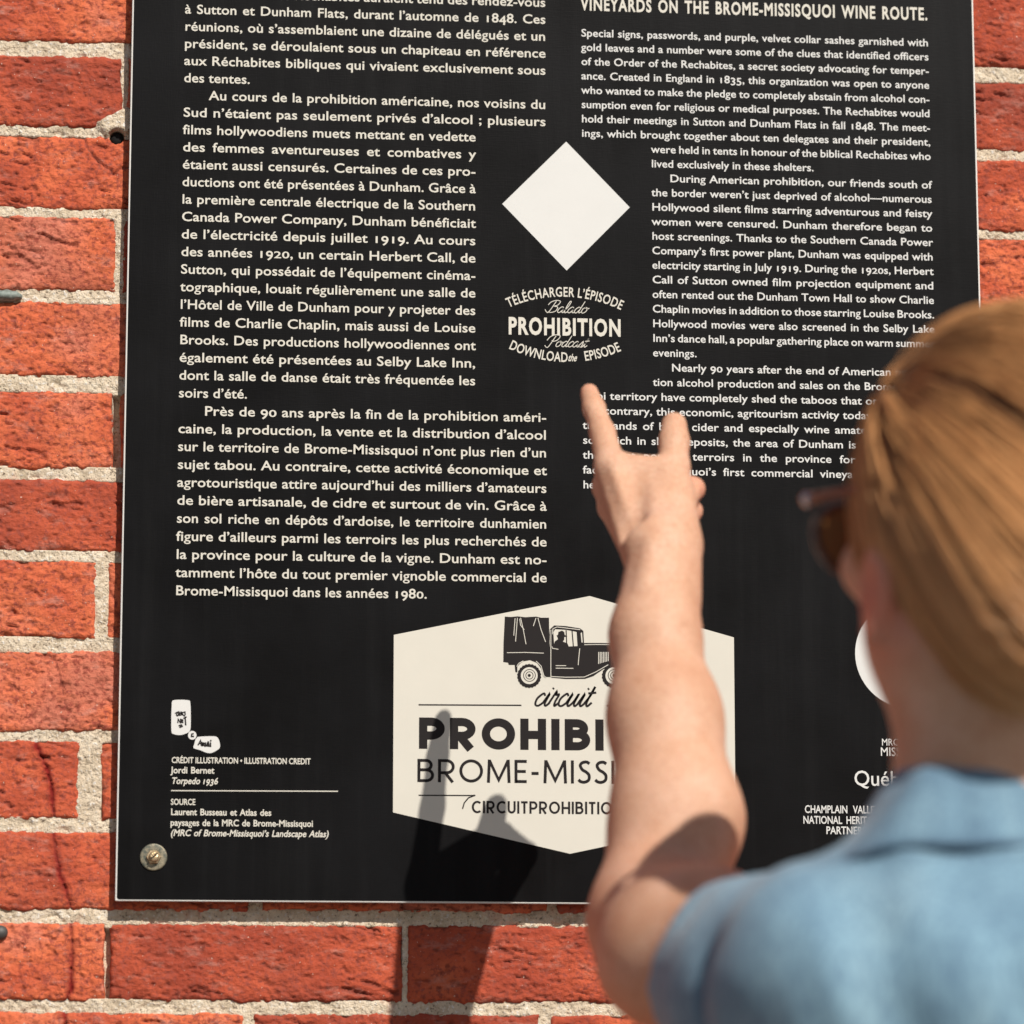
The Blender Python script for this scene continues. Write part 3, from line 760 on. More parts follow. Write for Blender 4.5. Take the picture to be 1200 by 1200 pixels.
line_at('Laurent Busseau et Atlas des', 200, 955, .0072, px1=318)
line_at('paysages de la MRC de Brome-Missisquoi', 199.5, 967.5, .0072, px1=367)
line_at('(MRC of Brome-Missisquoi’s Landscape Atlas)', 199.5, 979.5, .0072, px1=385, shear=.2)
# partner logos, lower right
c = UZ(1065, 767); rr_ = .0435
link('round_logo', mesh_py('round_logo', [(c[0]+rr_*math.cos(t*math.pi/32), Y0, c[1]+rr_*math.sin(t*math.pi/32)) for t in range(64)], [tuple(range(64))[::-1]]), M_WHITE, sign)
line_at('MRC BROME-', 1033, 873.5, .0078, mat=M_WHITE, px1=1092, off=.006, xs=.85, old=False)
line_at('MISSISQUOI', 1031.5, 885.7, .0098, mat=M_WHITE, px1=1097, off=.004, xs=.8, old=False)
line_at('Québec', 1000.5, 920.5, .0172, mat=M_WHITE, px1=1076, off=.005, xs=.9, old=False)
line_at('CHAMPLAIN VALLEY', 943, 952.5, .0086, mat=M_WHITE, px1=1030, off=.016, xs=.66, old=False)
line_at('NATIONAL HERITAGE', 941, 965, .0086, mat=M_WHITE, px1=1033, off=.016, xs=.66, old=False)
line_at('PARTNERSHIP', 968, 977.3, .0086, mat=M_WHITE, px1=1030, off=.016, xs=.66, old=False)
bpy.data.objects.remove(glyph_ob)

# ------------------------------------------------------------------ bolt in the sign's corner, and things stuck in the wall
def lathe(prof, c, ax=(0, -1, 0), n=40, hexa_=False):
    """profile [(radius, height)] spun round an axis through c that points to the viewer"""
    V, F = [], []
    for r, h in prof:
        for i in range(n):
            t = 2*math.pi*i/n; V.append((c[0]+r*math.cos(t), c[1]-h, c[2]+r*math.sin(t)))
    for k in range(len(prof)-1):
        for i in range(n):
            j = (i+1) % n; F.append((k*n+i, k*n+j, (k+1)*n+j, (k+1)*n+i))
    F.append(tuple((len(prof)-1)*n+i for i in range(n)))
    return V, F
def zinc(name, c, c2, rough, metal):
    t = NT(name, rough, .5); v = t.coord(); n = t.noise(v, 300, 4, .6); t.col(t.ramp(n, [(.35, c), (.62, c2)])); t.b.inputs['Metallic'].default_value = metal
    t.bump(t.noise(v, 900, 3), .4, .0003); return t.m
M_ZINC = zinc('weathered_zinc', (.10, .11, .09), (.34, .29, .20), .5, .5); M_BRASS = zinc('dull_brass', (.42, .30, .15), (.72, .56, .36), .4, .7)
bc = UZ(180, 1004.5)
bolt = empty('mounting_bolt', (bc[0], 0, bc[1]))
tag(bolt, 'round washer with slotted brass bolt in the lower left corner of the black sign', 'bolt')
V, F = lathe([(.0104, -.0002), (.0106, .0004), (.0104, .0011), (.0096, .0014), (.0048, .0008)], (bc[0], 0, bc[1])); link('washer', mesh_py('washer', V, F), M_ZINC, bolt, True)
V, F = lathe([(.0058, .0009), (.0058, .0034), (.0052, .0040), (.001, .0041)], (bc[0], 0, bc[1]), n=6); link('hex_collar', mesh_py('hex_collar', V, F), M_BRASS, bolt)
V, F = lathe([(.0040, .0041), (.0041, .0052), (.0036, .0064), (.0024, .0070), (.0008, .0072)], (bc[0]+.0003, 0, bc[1]), n=28)
V = [(x, y+(.0012 if abs((x-bc[0])*.62-(z-bc[1])*.78) < .0006 and y < -.006 else 0), z) for x, y, z in V]
link('slotted_head', mesh_py('slotted_head', V, F), M_BRASS, bolt, True)
V, F = [], []; bbox_add(V, F, (bc[0]-.0035, -.00755, bc[1]-.0004), (bc[0]+.0039, -.0070, bc[1]+.0004))
cth, sth = math.cos(rad(40)), math.sin(rad(40))
V = [(bc[0]+(x-bc[0])*cth-(z-bc[1])*sth, y, bc[1]+(x-bc[0])*sth+(z-bc[1])*cth) for x, y, z in V]
link('screw_slot', mesh_py('screw_slot', V, F), simple('slot_dark_brown', (.05, .035, .02), .8), bolt)  # dark brown bar set on the head as its slot

ac = UZ(6, 347, -WY)
def ellip(c, r, n=20, m=12, sq=1.0):
    V, F = [], []
    for i in range(m+1):
        ph = math.pi*i/m
        for j in range(n):
            t = 2*math.pi*j/n
            s, q = math.sin(ph), math.cos(ph)
            V.append((c[0]+r[0]*s*math.cos(t), c[1]+r[1]*s*math.sin(t), c[2]+r[2]*q))
    for i in range(m):
        for j in range(n):
            k = (j+1) % n; F.append((i*n+j, i*n+k, (i+1)*n+k, (i+1)*n+j))
    return V, F
V, F = ellip((ac[0], WY-.001, ac[1]), (.0145, .0065, .0046)); V = [(x+.0006*math.sin(z*900+x*700), y, z+.0005*math.sin(x*800)) for x, y, z in V]
tag(link('wall_plug', mesh_py('wall_plug', V, F), zinc('grey_green_lead', (.13, .16, .14), (.27, .31, .28), .7, 0), None, True),
    'grey-green lump of old lead plug pressed into the mortar joint at the left edge', 'wall plug')
nc = UZ(0, 1093, -WY)
V, F = ellip((nc[0], WY-.002, nc[1]), (.0062, .005, .0056))
tag(link('nail_head', mesh_py('nail_head', V, F), simple('dark_iron', (.10, .095, .09), .6, .5, .5), None, True),
    'dark rounded nail head in the brick at the lower left edge', 'nail')

V, F = lathe([(.0052, -.0190), (.0050, -.0168), (.0044, -.0162), (.001, -.0162)], (HOLE[0], 0, HOLE[1]), n=24)  # added black plug standing in for the shade deep in the hole
V = [(x, y+.003, z) for x, y, z in V]
tag(link('hole_dark_plug', mesh_py('hole_dark_plug', V, F), simple('hole_shade_black', (.006, .006, .006), .7, .2), None, True),
    'black plug added to darken the drilled hole beside the left edge of the sign', 'dark plug')

# ------------------------------------------------------------------ signed distance modelling
def surface_nets(D, org, h):
    ins = D < 0
    c = [ins[i:ins.shape[0]-1+i, j:ins.shape[1]-1+j, k:ins.shape[2]-1+k] for i in (0, 1) for j in (0, 1) for k in (0, 1)]
    s = sum(x.astype(np.int8) for x in c); act = (s > 0) & (s < 8)
    idx = np.full(act.shape, -1, np.int32); A = np.argwhere(act); idx[act] = np.arange(len(A))
    acc = np.zeros((len(A), 3)); cnt = np.zeros(len(A))
    co = [(i, j, k) for i in (0, 1) for j in (0, 1) for k in (0, 1)]
    vals = [D[A[:, 0]+i, A[:, 1]+j, A[:, 2]+k] for i, j, k in co]
    for a in range(8):
        for b in range(a+1, 8):
            if sum(abs(co[a][q]-co[b][q]) for q in range(3)) != 1: continue
            m = (vals[a] < 0) != (vals[b] < 0)
            t = vals[a]/(vals[a]-vals[b]+1e-12)
            p = np.array(co[a])[None]+t[:, None]*(np.array(co[b])-np.array(co[a]))[None]
            acc[m] += p[m]; cnt[m] += 1
    V = (A+acc/cnt[:, None])*h+org
    Fs = []
    for ax in range(3):
        o = [slice(None)]*3; o2 = [slice(None)]*3; o[ax] = slice(0, -1); o2[ax] = slice(1, None)
        a_, b_ = ins[tuple(o)], ins[tuple(o2)]
        E = np.argwhere(a_ != b_)
        u, v = [(1, 2), (2, 0), (0, 1)][ax]
        E = E[(E[:, u] > 0) & (E[:, v] > 0) & (E[:, u] < D.shape[u]-1) & (E[:, v] < D.shape[v]-1)]
        fl = a_[E[:, 0], E[:, 1], E[:, 2]]
        q = []
        for du, dv in ((1, 1), (0, 1), (0, 0), (1, 0)):
            e = E.copy(); e[:, u] -= du; e[:, v] -= dv; q.append(idx[e[:, 0], e[:, 1], e[:, 2]])
        q = np.stack(q, -1); q[~fl] = q[~fl][:, ::-1]
        Fs.append(q)
    return V, np.concatenate(Fs)
class Field:
    def __init__(s, lo, hi, h):
        s.h = h; s.lo = np.array(lo, float); n = np.ceil((np.array(hi)-s.lo)/h).astype(int)+1
        s.ax = [s.lo[i]+h*np.arange(n[i]) for i in range(3)]; s.D = np.full(n, 1.0, np.float32)
    def region(s, lo, hi):
        sl = []
        for i in range(3):
            a = int(np.clip((lo[i]-s.lo[i])//s.h, 0, s.D.shape[i]-1)); b = int(np.clip((hi[i]-s.lo[i])//s.h+2, a+1, s.D.shape[i])); sl.append(slice(a, b))
        X = s.ax[0][sl[0]][:, None, None]; Y = s.ax[1][sl[1]][None, :, None]; Z = s.ax[2][sl[2]][None, None, :]
        return tuple(sl), X, Y, Z
    def apply(s, f, lo, hi, k, op='u'):
        sl, X, Y, Z = s.region(np.array(lo), np.array(hi)); d = f(X, Y, Z).astype(np.float32); o = s.D[sl]
        if op == 'u':
            if k > 0:
                hh = np.clip(.5+.5*(o-d)/k, 0, 1); r = o*(1-hh)+d*hh-k*hh*(1-hh)
            else: r = np.minimum(o, d)
        elif op == 's':
            if k > 0:
                d = -d; hh = np.clip(.5-.5*(o-d)/k, 0, 1); r = o*(1-hh)+d*hh+k*hh*(1-hh)
            else: r = np.maximum(o, -d)
        elif op == 'add': r = o+d
        s.D[sl] = r
    def cone(s, a, b, ra, rb, k=.006, op='u'):
        a = np.array(a, float); b = np.array(b, float); L = np.linalg.norm(b-a)+1e-9; ax = (b-a)/L
        def f(X, Y, Z):
            px, py, pz = X-a[0], Y-a[1], Z-a[2]; t = np.clip((px*ax[0]+py*ax[1]+pz*ax[2])/L, 0, 1)
            return np.sqrt((px-t*L*ax[0])**2+(py-t*L*ax[1])**2+(pz-t*L*ax[2])**2)-(ra+(rb-ra)*t)
        m = max(ra, rb)+k*1.2+.012
        s.apply(f, np.minimum(a, b)-m, np.maximum(a, b)+m, k, op)
    def ell(s, c, r, k=.01, R=None, op='u'):
        c = np.array(c, float); r = np.array(r, float)
        def f(X, Y, Z):
            px, py, pz = X-c[0], Y-c[1], Z-c[2]
            if R is not None:
                q = [px*R[i][0]+py*R[i][1]+pz*R[i][2] for i in range(3)]
            else: q = [px, py, pz]
            k0 = np.sqrt((q[0]/r[0])**2+(q[1]/r[1])**2+(q[2]/r[2])**2); k1 = np.sqrt((q[0]/r[0]**2)**2+(q[1]/r[1]**2)**2+(q[2]/r[2]**2)**2)
            return k0*(k0-1)/(k1+1e-9)
        m = r.max()+k*1.2+.012; s.apply(f, c-m, c+m, k, op)
    def mesh(s, name):
        V, F = surface_nets(s.D, s.lo, s.h); return mesh_np(name, V, F), V

# ------------------------------------------------------------------ the person
FY = rad(22)                                     # head turned to the left
hf = np.array([-math.sin(FY), math.cos(FY), 0.0]); hr = np.array([math.cos(FY), math.sin(FY), 0.0]); hu = np.array([0, 0, 1.0])
HR = [hr, hf, hu]
HC = P(1170, 588, .80)
def HP(a, b, c): return HC+hr*a+hf*b+hu*c        # right, forward, up in the head's own frame
NECKC = P(1150, 905, .79); SHL = P(905, 1150, .70)
ELB = P(768, 1080, .475); WRI = P(776, 655, .355)
tor = np.array([NECKC[0]+.005, -.80, 0])         # torso axis
person = empty('person', (tor[0], -.80, 0))
tag(person, 'person seen from behind in light blue denim shirt pointing one arm at the black sign', 'person')

B = Field((P(655, 1100, .60)[0], -1.02, 1.02), (tor[0]+.34, -.16, P(690, 440, .23)[2]+.02), .0026)
# torso core inside the shirt
B.ell((tor[0], -.79, 1.15), (.140, .085, .12), .03); B.ell((tor[0], -.80, NECKC[2]-.140), (.145, .070, .045), .02)
B.cone((NECKC[0], NECKC[1], NECKC[2]-.10), P(1157, 780, .79), .054, .054, .012)       # neck
# head
B.ell(HP(0, -.008, .016), (.071, .090, .086), .02, HR); B.ell(HP(0, .026, -.050), (.066, .062, .068), .03, HR); B.ell(HP(0, .010, -.082), (.066, .055, .045), .03, HR)
B.ell(HP(0, .065, -.088), (.024, .024, .022), .025, HR); B.cone(HP(0, .088, .0), HP(0, .109, -.034), .008, .012, .010)       # chin, nose
for sx in (-1, 1):
    B.ell(HP(.034*sx, .078, -.030), (.022, .020, .020), .02, HR); B.ell(HP(.030*sx, .086, .012), (.018, .012, .008), .014, HR)
    B.ell(HP(.031*sx, .098, -.003), (.014, .010, .010), .006, HR, 's'); B.ell(HP(.031*sx, .082, -.003), (.0135, .0125, .0125), .002, HR)
    B.cone(HP(.012*sx, .104, -.036), HP(.012*sx, .098, -.037), .005, .005, .004)
    # ear: rim, lobe, hollow
    e0 = HP(.077*sx, .012, -.055)
    B.ell(e0, (.007, .015, .026), .006, HR); B.ell(HP(.0845*sx, .015, -.052), (.005, .008, .014), .003, HR, 's'); B.ell(HP(.077*sx, .016, -.078), (.006, .008, .010), .004, HR)
B.ell(HP(0, .094, -.062), (.020, .010, .0055), .005, HR); B.ell(HP(0, .092, -.071), (.017, .011, .0055), .004, HR); B.ell(HP(0, .106, -.0665), (.021, .006, .0012), .002, HR, 's')
# left arm
SH2 = SHL+np.array([.012, .0, -.004])
B.cone((tor[0]-.06, -.79, SHL[2]-.03), SH2, .044, .046, .02)
mid = SHL*.45+ELB*.55
B.cone(SH2, mid, .049, .047, .02); B.cone(mid, ELB, .047, .041, .02)
B.ell(P(778, 1125, 0.550), (.042, .055, .042), .025)                                     # hanging triceps
B.cone(ELB, P(793, 960, .445), .0405, .0410, .02); B.cone(P(793, 960, .445), P(779, 840, .410), .0410, .0355, .02)
B.cone(P(779, 840, 0.410), P(768, 745, 0.383), .0355, .0280, .02); B.cone(P(768, 745, 0.383), WRI, .0300, .0245, .015)
B.cone(P(793, 700, 0.370), P(798, 650, 0.350), .014, .0125, .012)
# hand
Wl = P(766, 640, 0.350)
kp = .010
I0, M0, R0, L0 = P(716, 548, 0.295), P(712, 570, 0.278), P(717, 594, 0.266), P(729, 615, 0.259)
for q, r in ((I0, .0115), (M0, .0112), (R0, .0105), (L0, .0098)): B.cone(Wl, q, .0185, r, kp)
B.cone(P(790, 628, 0.343), P(786, 580, 0.312), .0190, .0165, kp)                          # thenar mass
B.cone(P(765, 600, 0.325), P(745, 560, 0.300), .0160, .0120, kp); B.cone(P(735, 548, 0.296), P(775, 552, 0.304), .0095, .0110, .008)   # web
B.cone(P(795, 645, 0.335), P(790, 600, 0.285), .0150, .0130, kp)                          # heel of the palm
B.cone(I0, P(706, 507, 0.267), .0112, .0092, .006); B.cone(P(706, 507, 0.267), P(696, 478, 0.247), .0092, .0080, .004); B.cone(P(696, 478, 0.247), P(690.5, 460, 0.232), .0082, .0068, .004)
B.cone(P(788, 592, 0.318), P(789, 548, 0.296), .0150, .0118, .008); B.cone(P(789, 548, 0.296), P(790, 518, 0.282), .0118, .0104, .004); B.cone(P(790, 518, 0.282), P(790, 498, 0.273), .0112, .0094, .004)
for a, b, c, d, r in ((M0, P(772, 563, 0.254), P(812, 573, 0.263), P(802, 588, 0.282), .0093), (R0, P(770, 590, 0.240), P(810, 599, 0.249), P(800, 612, 0.267), .0088),
                      (L0, P(772, 614, 0.236), P(799, 622, 0.244), P(792, 632, 0.258), .0080)):
    B.cone(a, b, r*1.15, r*1.02, .003); B.cone(b, c, r*1.02, r*.95, .002); B.cone(c, d, r*.95, r*.86, .002)
# creases: tendon line of the pointing hand and the folds between palm and thumb
B.cone(P(702, 553, .312), P(734, 628, .352), .0045, .0035, .008, 's')
B.cone(P(742, 548, .322), P(746, 612, .354), .0065, .0050, .012, 's')
B.cone(P(757, 690, .392), P(765, 640, .374), .0045, .0040, .010); B.cone(P(790, 700, .392), P(787, 620, .352), .0050, .0045, .010)   # tendons
# right arm, hanging and bent in front of the body (hidden by it)
SR = np.array([tor[0]+.165, -.79, SHL[2]-.035]); ER = np.array([tor[0]+.215, -.76, SHL[2]-.29]); HRt = np.array([tor[0]+.06, -.60, SHL[2]-.23])
B.cone((tor[0]+.06, -.79, SHL[2]-.02), SR, .052, .050, .03); B.cone(SR, ER, .048, .040, .02); B.cone(ER, HRt, .040, .025, .02)
hd = (HRt-ER)/np.linalg.norm(HRt-ER)
B.cone(HRt, HRt+hd*.06, .022, .022, .015)
for i in range(4):
    o_ = HRt+hd*.07+np.array([0, 0, .026-.017*i]); B.cone(o_, o_+hd*(.036-.003*abs(i-1))+np.array([0, -.012, 0]), .009, .008, .004)
    o2 = o_+hd*(.036-.003*abs(i-1))+np.array([0, -.012, 0]); B.cone(o2, o2+hd*.012+np.array([0, -.024, 0]), .008, .007, .002)
B.cone(HRt+hd*.02+np.array([0, -.01, .02]), HRt+hd*.06+np.array([0, -.02, .05]), .010, .008, .006)
me, Vb = B.mesh('body')
bl = np.zeros((len(Vb), 3))
def near(c, r): return np.exp(-(np.linalg.norm(Vb-np.array(c), axis=1)/r)**2)
for c, r, w in ((HP(-.084, .010, -.065), .034, 1.0), (P(690, 462, .23), .010, .5), (P(812, 576, .265), .011, .7), (P(808, 600, .25), .010, .7), (ELB, .05, .3), (P(850, 1045, .55), .04, .5)):
    bl[:, 0] = np.maximum(bl[:, 0], w*near(c, r))
set_color(me, 'blush', bl)
link('body', me, M_SKIN, person, True)
del B

# shirt
SB = Field((SHL[0]-.14, -1.03, .92), (tor[0]+.32, -.52, NECKC[2]+.04), .0042)
SB.ell((tor[0], -.79, 1.10), (.172, .112, .20), .04); SB.ell((tor[0], -.81, NECKC[2]-.120), (.160, .100, .070), .05)
SB.ell((tor[0], -.79, .93), (.165, .115, .16), .04)
SB.cone((NECKC[0], NECKC[1], NECKC[2]-.12), (NECKC[0]-.01, NECKC[1]-.005, NECKC[2]-.052), .088, .066, .03)
SB.cone((tor[0]-.075, -.80, SHL[2]-.004), SHL+np.array([.012, 0, -.006]), .066, .062, .04)
te = .40
SE = SHL*(1-te)+ELB*te; sd = (ELB-SHL)/np.linalg.norm(ELB-SHL)
SB.cone(SHL+np.array([.010, 0, -.004]), SE+np.array([-.002, 0, -.012]), .0620, .0610, .03)
SB.cone((tor[0]+.07, -.80, SHL[2]-.020), SR, .062, .060, .03); SB.cone(SR, SR*.5+ER*.5, .064, .060, .03)
# flatten the sleeve end to a hem and hollow it
hem = SHL+sd*.054
def plane(X, Y, Z): return -((X-hem[0])*sd[0]+(Y-hem[1])*sd[1]+(Z-hem[2])*sd[2])
SB.apply(plane, SHL-.3, hem+.16, .004, 's')
SB.cone(hem-sd*.025, ELB, .0515, .050, .002, 's')
def wr(X, Y, Z):
    w = noise3(X*16+3, Y*14, Z*7, 5)*.0050+noise3(X*38+Z*14, Y*30, Z*15, 6)*.0034
    ph = (X-SHL[0]-.01)*60+(Z-SHL[2])*16
    w = w+.0045*np.sin(ph*1.1+2*noise3(X*9, Y*9, Z*9, 8))*np.exp(-((X-SHL[0]-.01)/.075)**2)*np.exp(-((Z-SHL[2]+.02)/.14)**2)
    sm = (X-SHL[0]-.036)*(-sd[0])*-1
    dseam = (X-am[0])*sd[0]+(Y-am[1])*sd[1]+(Z-am[2])*sd[2]
    na = ((X-SHL[0])**2+(Y-SHL[1])**2+(Z-SHL[2])**2) < .0144
    w = w+na*(.0030*np.exp(-(dseam/.004)**2)-.0022*np.exp(-((dseam+.009)/.006)**2))
    w = w+.0028*np.exp(-((Z-(NECKC[2]-.165+.012*np.sin(X*9)))/.004)**2)
    return w
am = SHL-sd*.030
SB.apply(wr, (-9, -9, -9), (9, 9, 9), 0, 'add')
# yoke seam across the back and the armhole seam
me, Vs_ = SB.mesh('shirt')
seam_and_shade = np.zeros((len(Vs_), 3))
dsm = np.abs((Vs_-am)@sd)
near_arm = np.linalg.norm(Vs_-SHL, axis=1) < .12
seam_and_shade[:, 0] = np.maximum(1.0*np.exp(-((dsm-.0)/.0032)**2)*near_arm, .9*np.exp(-((Vs_[:, 2]-(NECKC[2]-.055))/.0020)**2)*(np.linalg.norm(Vs_[:, :2]-NECKC[:2], axis=1) < .11)*.6)  # armhole seam, and a dark line just below the collar
seam_and_shade[:, 0] = np.maximum(seam_and_shade[:, 0], .8*np.exp(-((Vs_[:, 2]-(NECKC[2]-.165+.012*np.sin(Vs_[:, 0]*9)))/.0030)**2))
set_color(me, 'seam_and_shade', seam_and_shade)
link('shirt', me, M_DENIM, person, True)
del SB
# collar: stand and turned-down leaf as one thick folded band
def collar():
    n, V, F = 96, [], []
    prof = [(.046, -.050), (.0465, -.012), (.0485, .0005), (.052, .002), (.0565, -.002), (.068, -.020), (.0765, -.036), (.0790, -.0405), (.0782, -.0420), (.0745, -.038), (.064, -.020), (.054, -.008)]
    c = NECKC+np.array([-.015, 0, -.004])
    m = len(prof)
    for i in range(n+1):
        th = -math.pi/2+(i/n-.5)*2*rad(158)      # opening at the front (towards the wall)
        a = abs(i/n-.5)*2*158
        dip = -.050*float(sstep(26, 95, np.array(a)))-.0010*math.cos(a*.09)
        flare = 1+.04*float(sstep(30, 80, np.array(a)))
        for k, (r, z) in enumerate(prof):
            outer = k >= 4 and k <= 9
            wv = .0012*math.sin(i*.55+k)+.0009*math.sin(i*.21) if outer else 0
            R_ = r*(flare if outer else 1)+wv
            V.append((c[0]+R_*math.cos(th)*1.08, c[1]+R_*math.sin(th)*1.0, c[2]+z*(1+ .1*(outer))+dip*(1.0 if z > -.012 else (.7 if z > -.03 else .30))))
    for i in range(n):
        for k in range(m):
            l = (k+1) % m; F.append((i*m+k, (i+1)*m+k, (i+1)*m+l, i*m+l))
    F += [tuple(range(m)), tuple(n*m+k for k in range(m))[::-1]]
    me = mesh_py('collar', V, F)
    f = np.zeros((len(V), 3)); f[:, 0] = [(.95 if k in (7, 8) else (.5 if k in (4,) else .22+.30*math.sin(i*.23+.6)**2*math.sin(i*.57)**2)) for i in range(n+1) for k in range(m)]  # dark edge and fold; the rest darkened in patches for a shadowed look
    set_color(me, 'seam_and_shade', f); return me
co = link('collar', collar(), M_DENIM, person, True)
md = co.modifiers.new('s', 'SUBSURF'); md.levels = 1; md.render_levels = 1

# trousers and shoes (below the picture)
TR = Field((tor[0]-.24, -1.0, .03), (tor[0]+.24, -.6, 1.0), .008)
TR.ell((tor[0], -.79, .90), (.165, .115, .12), .03)
for sx in (-1, 1):
    TR.cone((tor[0]+.085*sx, -.79, .84), (tor[0]+.10*sx, -.78, .48), .088, .060, .03); TR.cone((tor[0]+.10*sx, -.78, .48), (tor[0]+.105*sx, -.80, .09), .060, .050, .02)
me, _ = TR.mesh('trousers'); link('trousers', me, simple('dark_cotton', (.03, .035, .05), .9), person, True)
for sx in (-1, 1):
    SHF = Field((tor[0]+.105*sx-.07, -.92, -.02), (tor[0]+.105*sx+.07, -.56, .16), .006)
    SHF.cone((tor[0]+.105*sx, -.84, .045), (tor[0]+.11*sx, -.66, .038), .038, .034, .03); SHF.cone((tor[0]+.105*sx, -.82, .05), (tor[0]+.105*sx, -.81, .11), .038, .040, .02)
    SHF.apply(lambda X, Y, Z: Z+0*X+0*Y-.004, (-9, -9, -9), (9, 9, 9), .004, 's')
    me, _ = SHF.mesh('shoe'); link('shoe', me, simple('tan_leather', (.22, .13, .07), .5), person, True)

# hair: scalp volume plus swept strands gathered in a low tail
rh = np.array([.0820, .1050, .1110]); hc0 = HP(0, -.012, .000)
TAIL = P(1420, 960, .82)
HB = Field(HC-.2, HC+np.array([.22, .2, .17]), .0032)
HB.ell(hc0, rh*.965, .01, HR)
HB.ell(HP(.008, -.052, -.066), (.060, .040, .050), .03, HR)
HB.cone(HP(.075, -.065, -.080), TAIL, .018, .014, .02)
# face and ear stay free
HB.ell(HP(0, .115, -.055), (.085, .085, .085), .01, HR, 's'); HB.ell(HP(-.092, .042, -.095), (.026, .036, .050), .01, HR, 's'); HB.ell(HP(.088, .020, -.072), (.030, .034, .050), .01, HR, 's')
HB.ell(P(1236, 740, .870), (.042, .034, .034), .03)
def hw(X, Y, Z): return noise3(X*30, Y*30, Z*30, 12)*.002
HB.apply(hw, (-9, -9, -9), (9, 9, 9), 0, 'add')
me, Vh = HB.mesh('hair'); set_color(me, 'strand', np.tile([.14, .058, .024], (len(Vh), 1)))
hair = link('hair', me, M_HAIR, person, True)
rs = np.random.RandomState(3)
def to_head(p): d = p-hc0; return np.array([d@hr, d@hf, d@hu])
def from_head(q): return hc0+hr*q[0]+hf*q[1]+hu*q[2]
tq = to_head(HP(.085, -.065, -.090)); tdir = tq/rh; tdir /= np.linalg.norm(tdir)
dbul = to_head(P(1225, 745, .92))/rh; dbul /= np.linalg.norm(dbul)
SV, SF, SC, off = [], [], [], 0
NS, NP = 7000, 16
for s_i in range(NS):
    # roots along the hairline (front, temples, nape) and scattered over the scalp
    kind = rs.rand()
    if kind < .42:
        az = rs.uniform(-105, 105); el = 20+38*math.cos(rad(az))**2+rs.uniform(-6, 10)
        if abs(az) > 70: el = rs.uniform(-18, 25)
    elif kind < .80:
        az = rs.uniform(-180, 180); el = rs.uniform(5, 88)
    else:
        az = -rs.uniform(88, 200); el = rs.uniform(-78, 0)
    d0 = np.array([math.sin(rad(az))*math.cos(rad(el)), math.cos(rad(az))*math.cos(rad(el)), math.sin(rad(el))])
    # sweep with a downward sag before reaching the tail
    perp = d0-(d0@tdir)*tdir; td = tdir+perp*.30+rs.randn(3)*.02; td /= np.linalg.norm(td)
    ctrl = d0*.9+td*.5+np.array([-.05, -.12, -.34])*(1-abs(d0@tdir))
    ctrl /= np.linalg.norm(ctrl)
    key = az*.16+el*.05; lock = float(noise2(np.array([key]), np.array([3.3]), 31)[0]); lock2 = float(noise2(np.array([key*2.7]), np.array([8.3]), 33)[0])
    lift = .5*rs.uniform(0, 1)**.7+1.3*lock+.6*lock2
    clump = int(key*1.5)
    t = np.linspace(0, 1, NP)[:, None]
    path = (1-t)**2*d0+2*t*(1-t)*ctrl+t**2*td
    path /= np.linalg.norm(path, axis=1)[:, None]
    wave = .010*np.sin(clump*1.7+t*3)*t*(1-t)
    rr3 = rh*(0.982+.045*lift)
    bmp = 1+.30*np.exp(-(np.arccos(np.clip(path@dbul, -1, 1))/.50)**2)
    pts = np.array([from_head(p*rr3*bq*(1+float(w_))*np.array([1, 1, 1.10 if p[2] < -.3 else 1+.10*max(0, -p[2])/.3])) for p, w_, bq in zip(path, wave[:, 0], bmp)])
    # then on down the tail
    tl = TAIL-pts[-1]; extra = [pts[-1]+tl*f+np.array([rs.uniform(-1, 1)*.022, rs.uniform(-1, 1)*.020, -.02*f*f+rs.uniform(-1, 1)*.022])*f for f in (.35, .7, 1.0)]
    pts = np.concatenate([pts, extra])
    n_p = len(pts); tg = np.gradient(pts, axis=0); tg /= np.linalg.norm(tg, axis=1)[:, None]
    outw = pts-hc0; outw /= np.linalg.norm(outw, axis=1)[:, None]
    side = np.cross(tg, outw); side /= np.linalg.norm(side, axis=1)[:, None]; outw = np.cross(side, tg)
    w = rs.uniform(.0005, .0012); wf = np.sin(np.linspace(.25, math.pi*.8, n_p))[:, None]
    a = pts+side*w*wf; b = pts-side*w*wf; c = pts+outw*w*.8*wf
    V = np.stack([a, c, b], 1).reshape(-1, 3); i0 = np.arange(n_p-1)*3
    for u, v in ((0, 1), (1, 2), (2, 0)): SF.append(np.stack([i0+u, i0+v, i0+3+v, i0+3+u], -1)+off)
    band = .27+.85*lock2+1.3*lock+.12*rs.randn()
    m_ = float(np.clip(band, 0, 1))
    col = np.array([.060, .023, .010])*(1-m_)+np.array([.64, .315, .125])*m_
    SV.append(V); SC.append(np.tile(col, (len(V), 1))); off += len(V)
me = mesh_np('hair_strands', np.concatenate(SV), np.concatenate(SF)); set_color(me, 'strand', np.concatenate(SC))
st = link('hair_strands', me, M_HAIR, hair, True); st['kind'] = 'stuff'

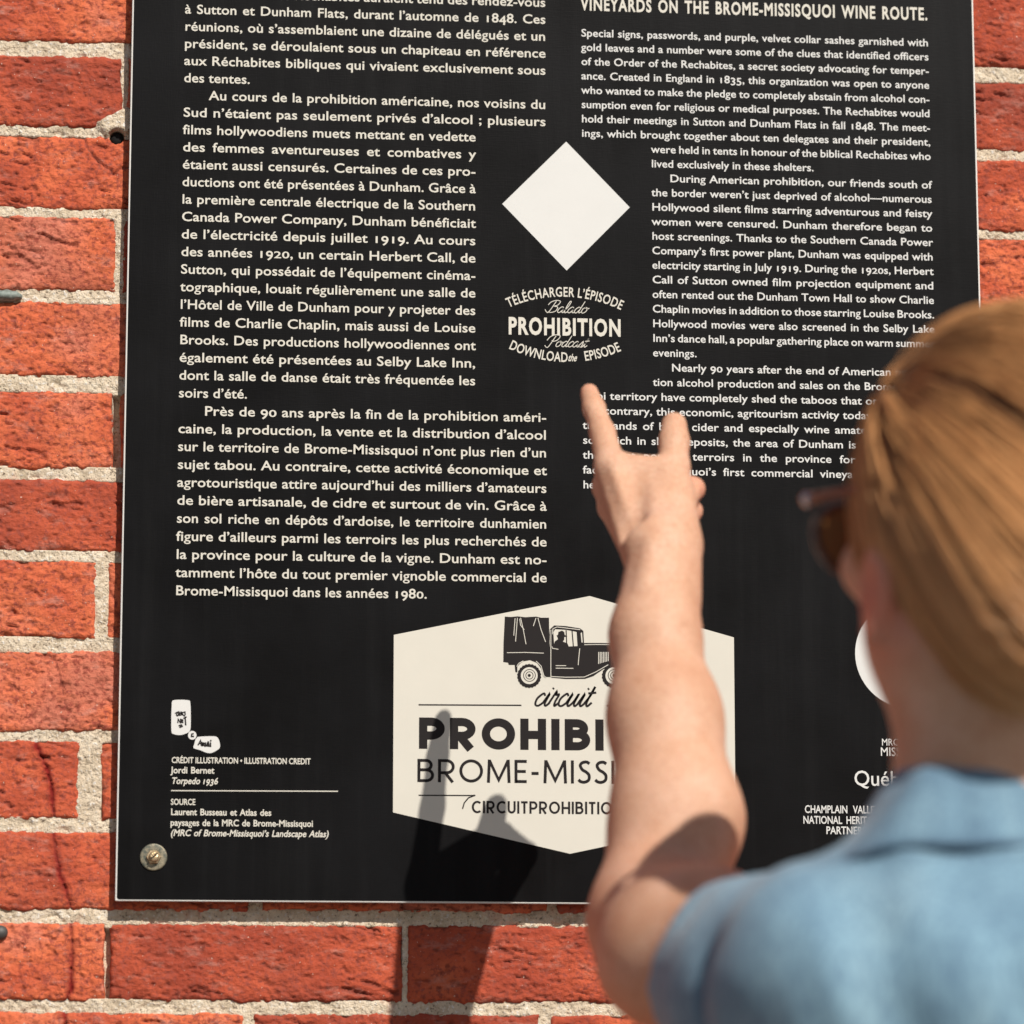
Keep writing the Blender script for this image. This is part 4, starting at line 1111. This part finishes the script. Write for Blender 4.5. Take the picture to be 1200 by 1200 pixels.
# sunglasses worn on the face
M_FRAME = simple('dark_tortoise_frame', (.06, .045, .038), .16, .7)
lens_t = NT('brown_lens', .05, .5); lens_t.col((.55, .25, .09)); lens_t.b.inputs['Transmission Weight'].default_value = .6; lens_t.b.inputs['IOR'].default_value = 1.05
gl = empty('sunglasses', tuple(HP(0, .11, 0)))
tag(gl, 'dark framed sunglasses with brown lenses worn by the pointing person', 'sunglasses')
def tube(pts, r, n=10, flat=1.0):
    p = np.array(pts, float); tg = np.gradient(p, axis=0); tg /= np.linalg.norm(tg, axis=1)[:, None]
    up = np.array([0, 0, 1.0]); V, F = [], []
    for i in range(len(p)):
        s = np.cross(tg[i], up); s /= np.linalg.norm(s)+1e-9; v = np.cross(s, tg[i])
        for k in range(n):
            t = 2*math.pi*k/n; V.append(p[i]+s*r*flat*math.cos(t)+v*r*math.sin(t))
    for i in range(len(p)-1):
        for k in range(n): l = (k+1) % n; F.append((i*n+k, i*n+l, (i+1)*n+l, (i+1)*n+k))
    F += [tuple(range(n))[::-1], tuple((len(p)-1)*n+k for k in range(n))]
    return V, F
for sx in (-1, 1):
    rim = [HP((.037+.029*math.cos(t))*sx, .106-.014*((.037+.029*math.cos(t))/.071)**2, -.008+.022*math.sin(t)*(1.0 if math.sin(t) < 0 else .85)) for t in np.linspace(0, 2*math.pi, 33)]
    V, F = tube(rim, .0028); link('rim', mesh_py('rim', V, F), M_FRAME, gl, True)
    cpt = np.mean(rim[:-1], axis=0); V = [cpt]+rim[:-1]; F = [(0, 1+i, 1+(i+1) % 32) for i in range(32)]
    link('lens', mesh_py('lens', V, F), lens_t.m, gl, True)
    hinge = HP(.0735*sx, .090, .010); 
    V, F = tube([HP(.060*sx, .097, .010), HP(.070*sx, .096, .011), hinge, HP(.0750*sx, .080, .010), HP(.0760*sx, .03, .006), HP(.0770*sx, -.005, .002), HP(.076*sx, -.022, -.012)], .0030, flat=.7)
    link('temple', mesh_py('temple', V, F), M_FRAME, gl, True)
    V, F = ellip(tuple(hinge), (.0045, .0042, .0045), 12, 8); link('hinge_rivet', mesh_py('hinge_rivet', V, F), simple('polished_metal', (.75, .73, .70), .12, .5, 1.0), gl, True)
V, F = tube([HP(-.006, .107, .006), HP(0, .110, .008), HP(.006, .107, .006)], .0028); link('bridge', mesh_py('bridge', V, F), M_FRAME, gl, True)
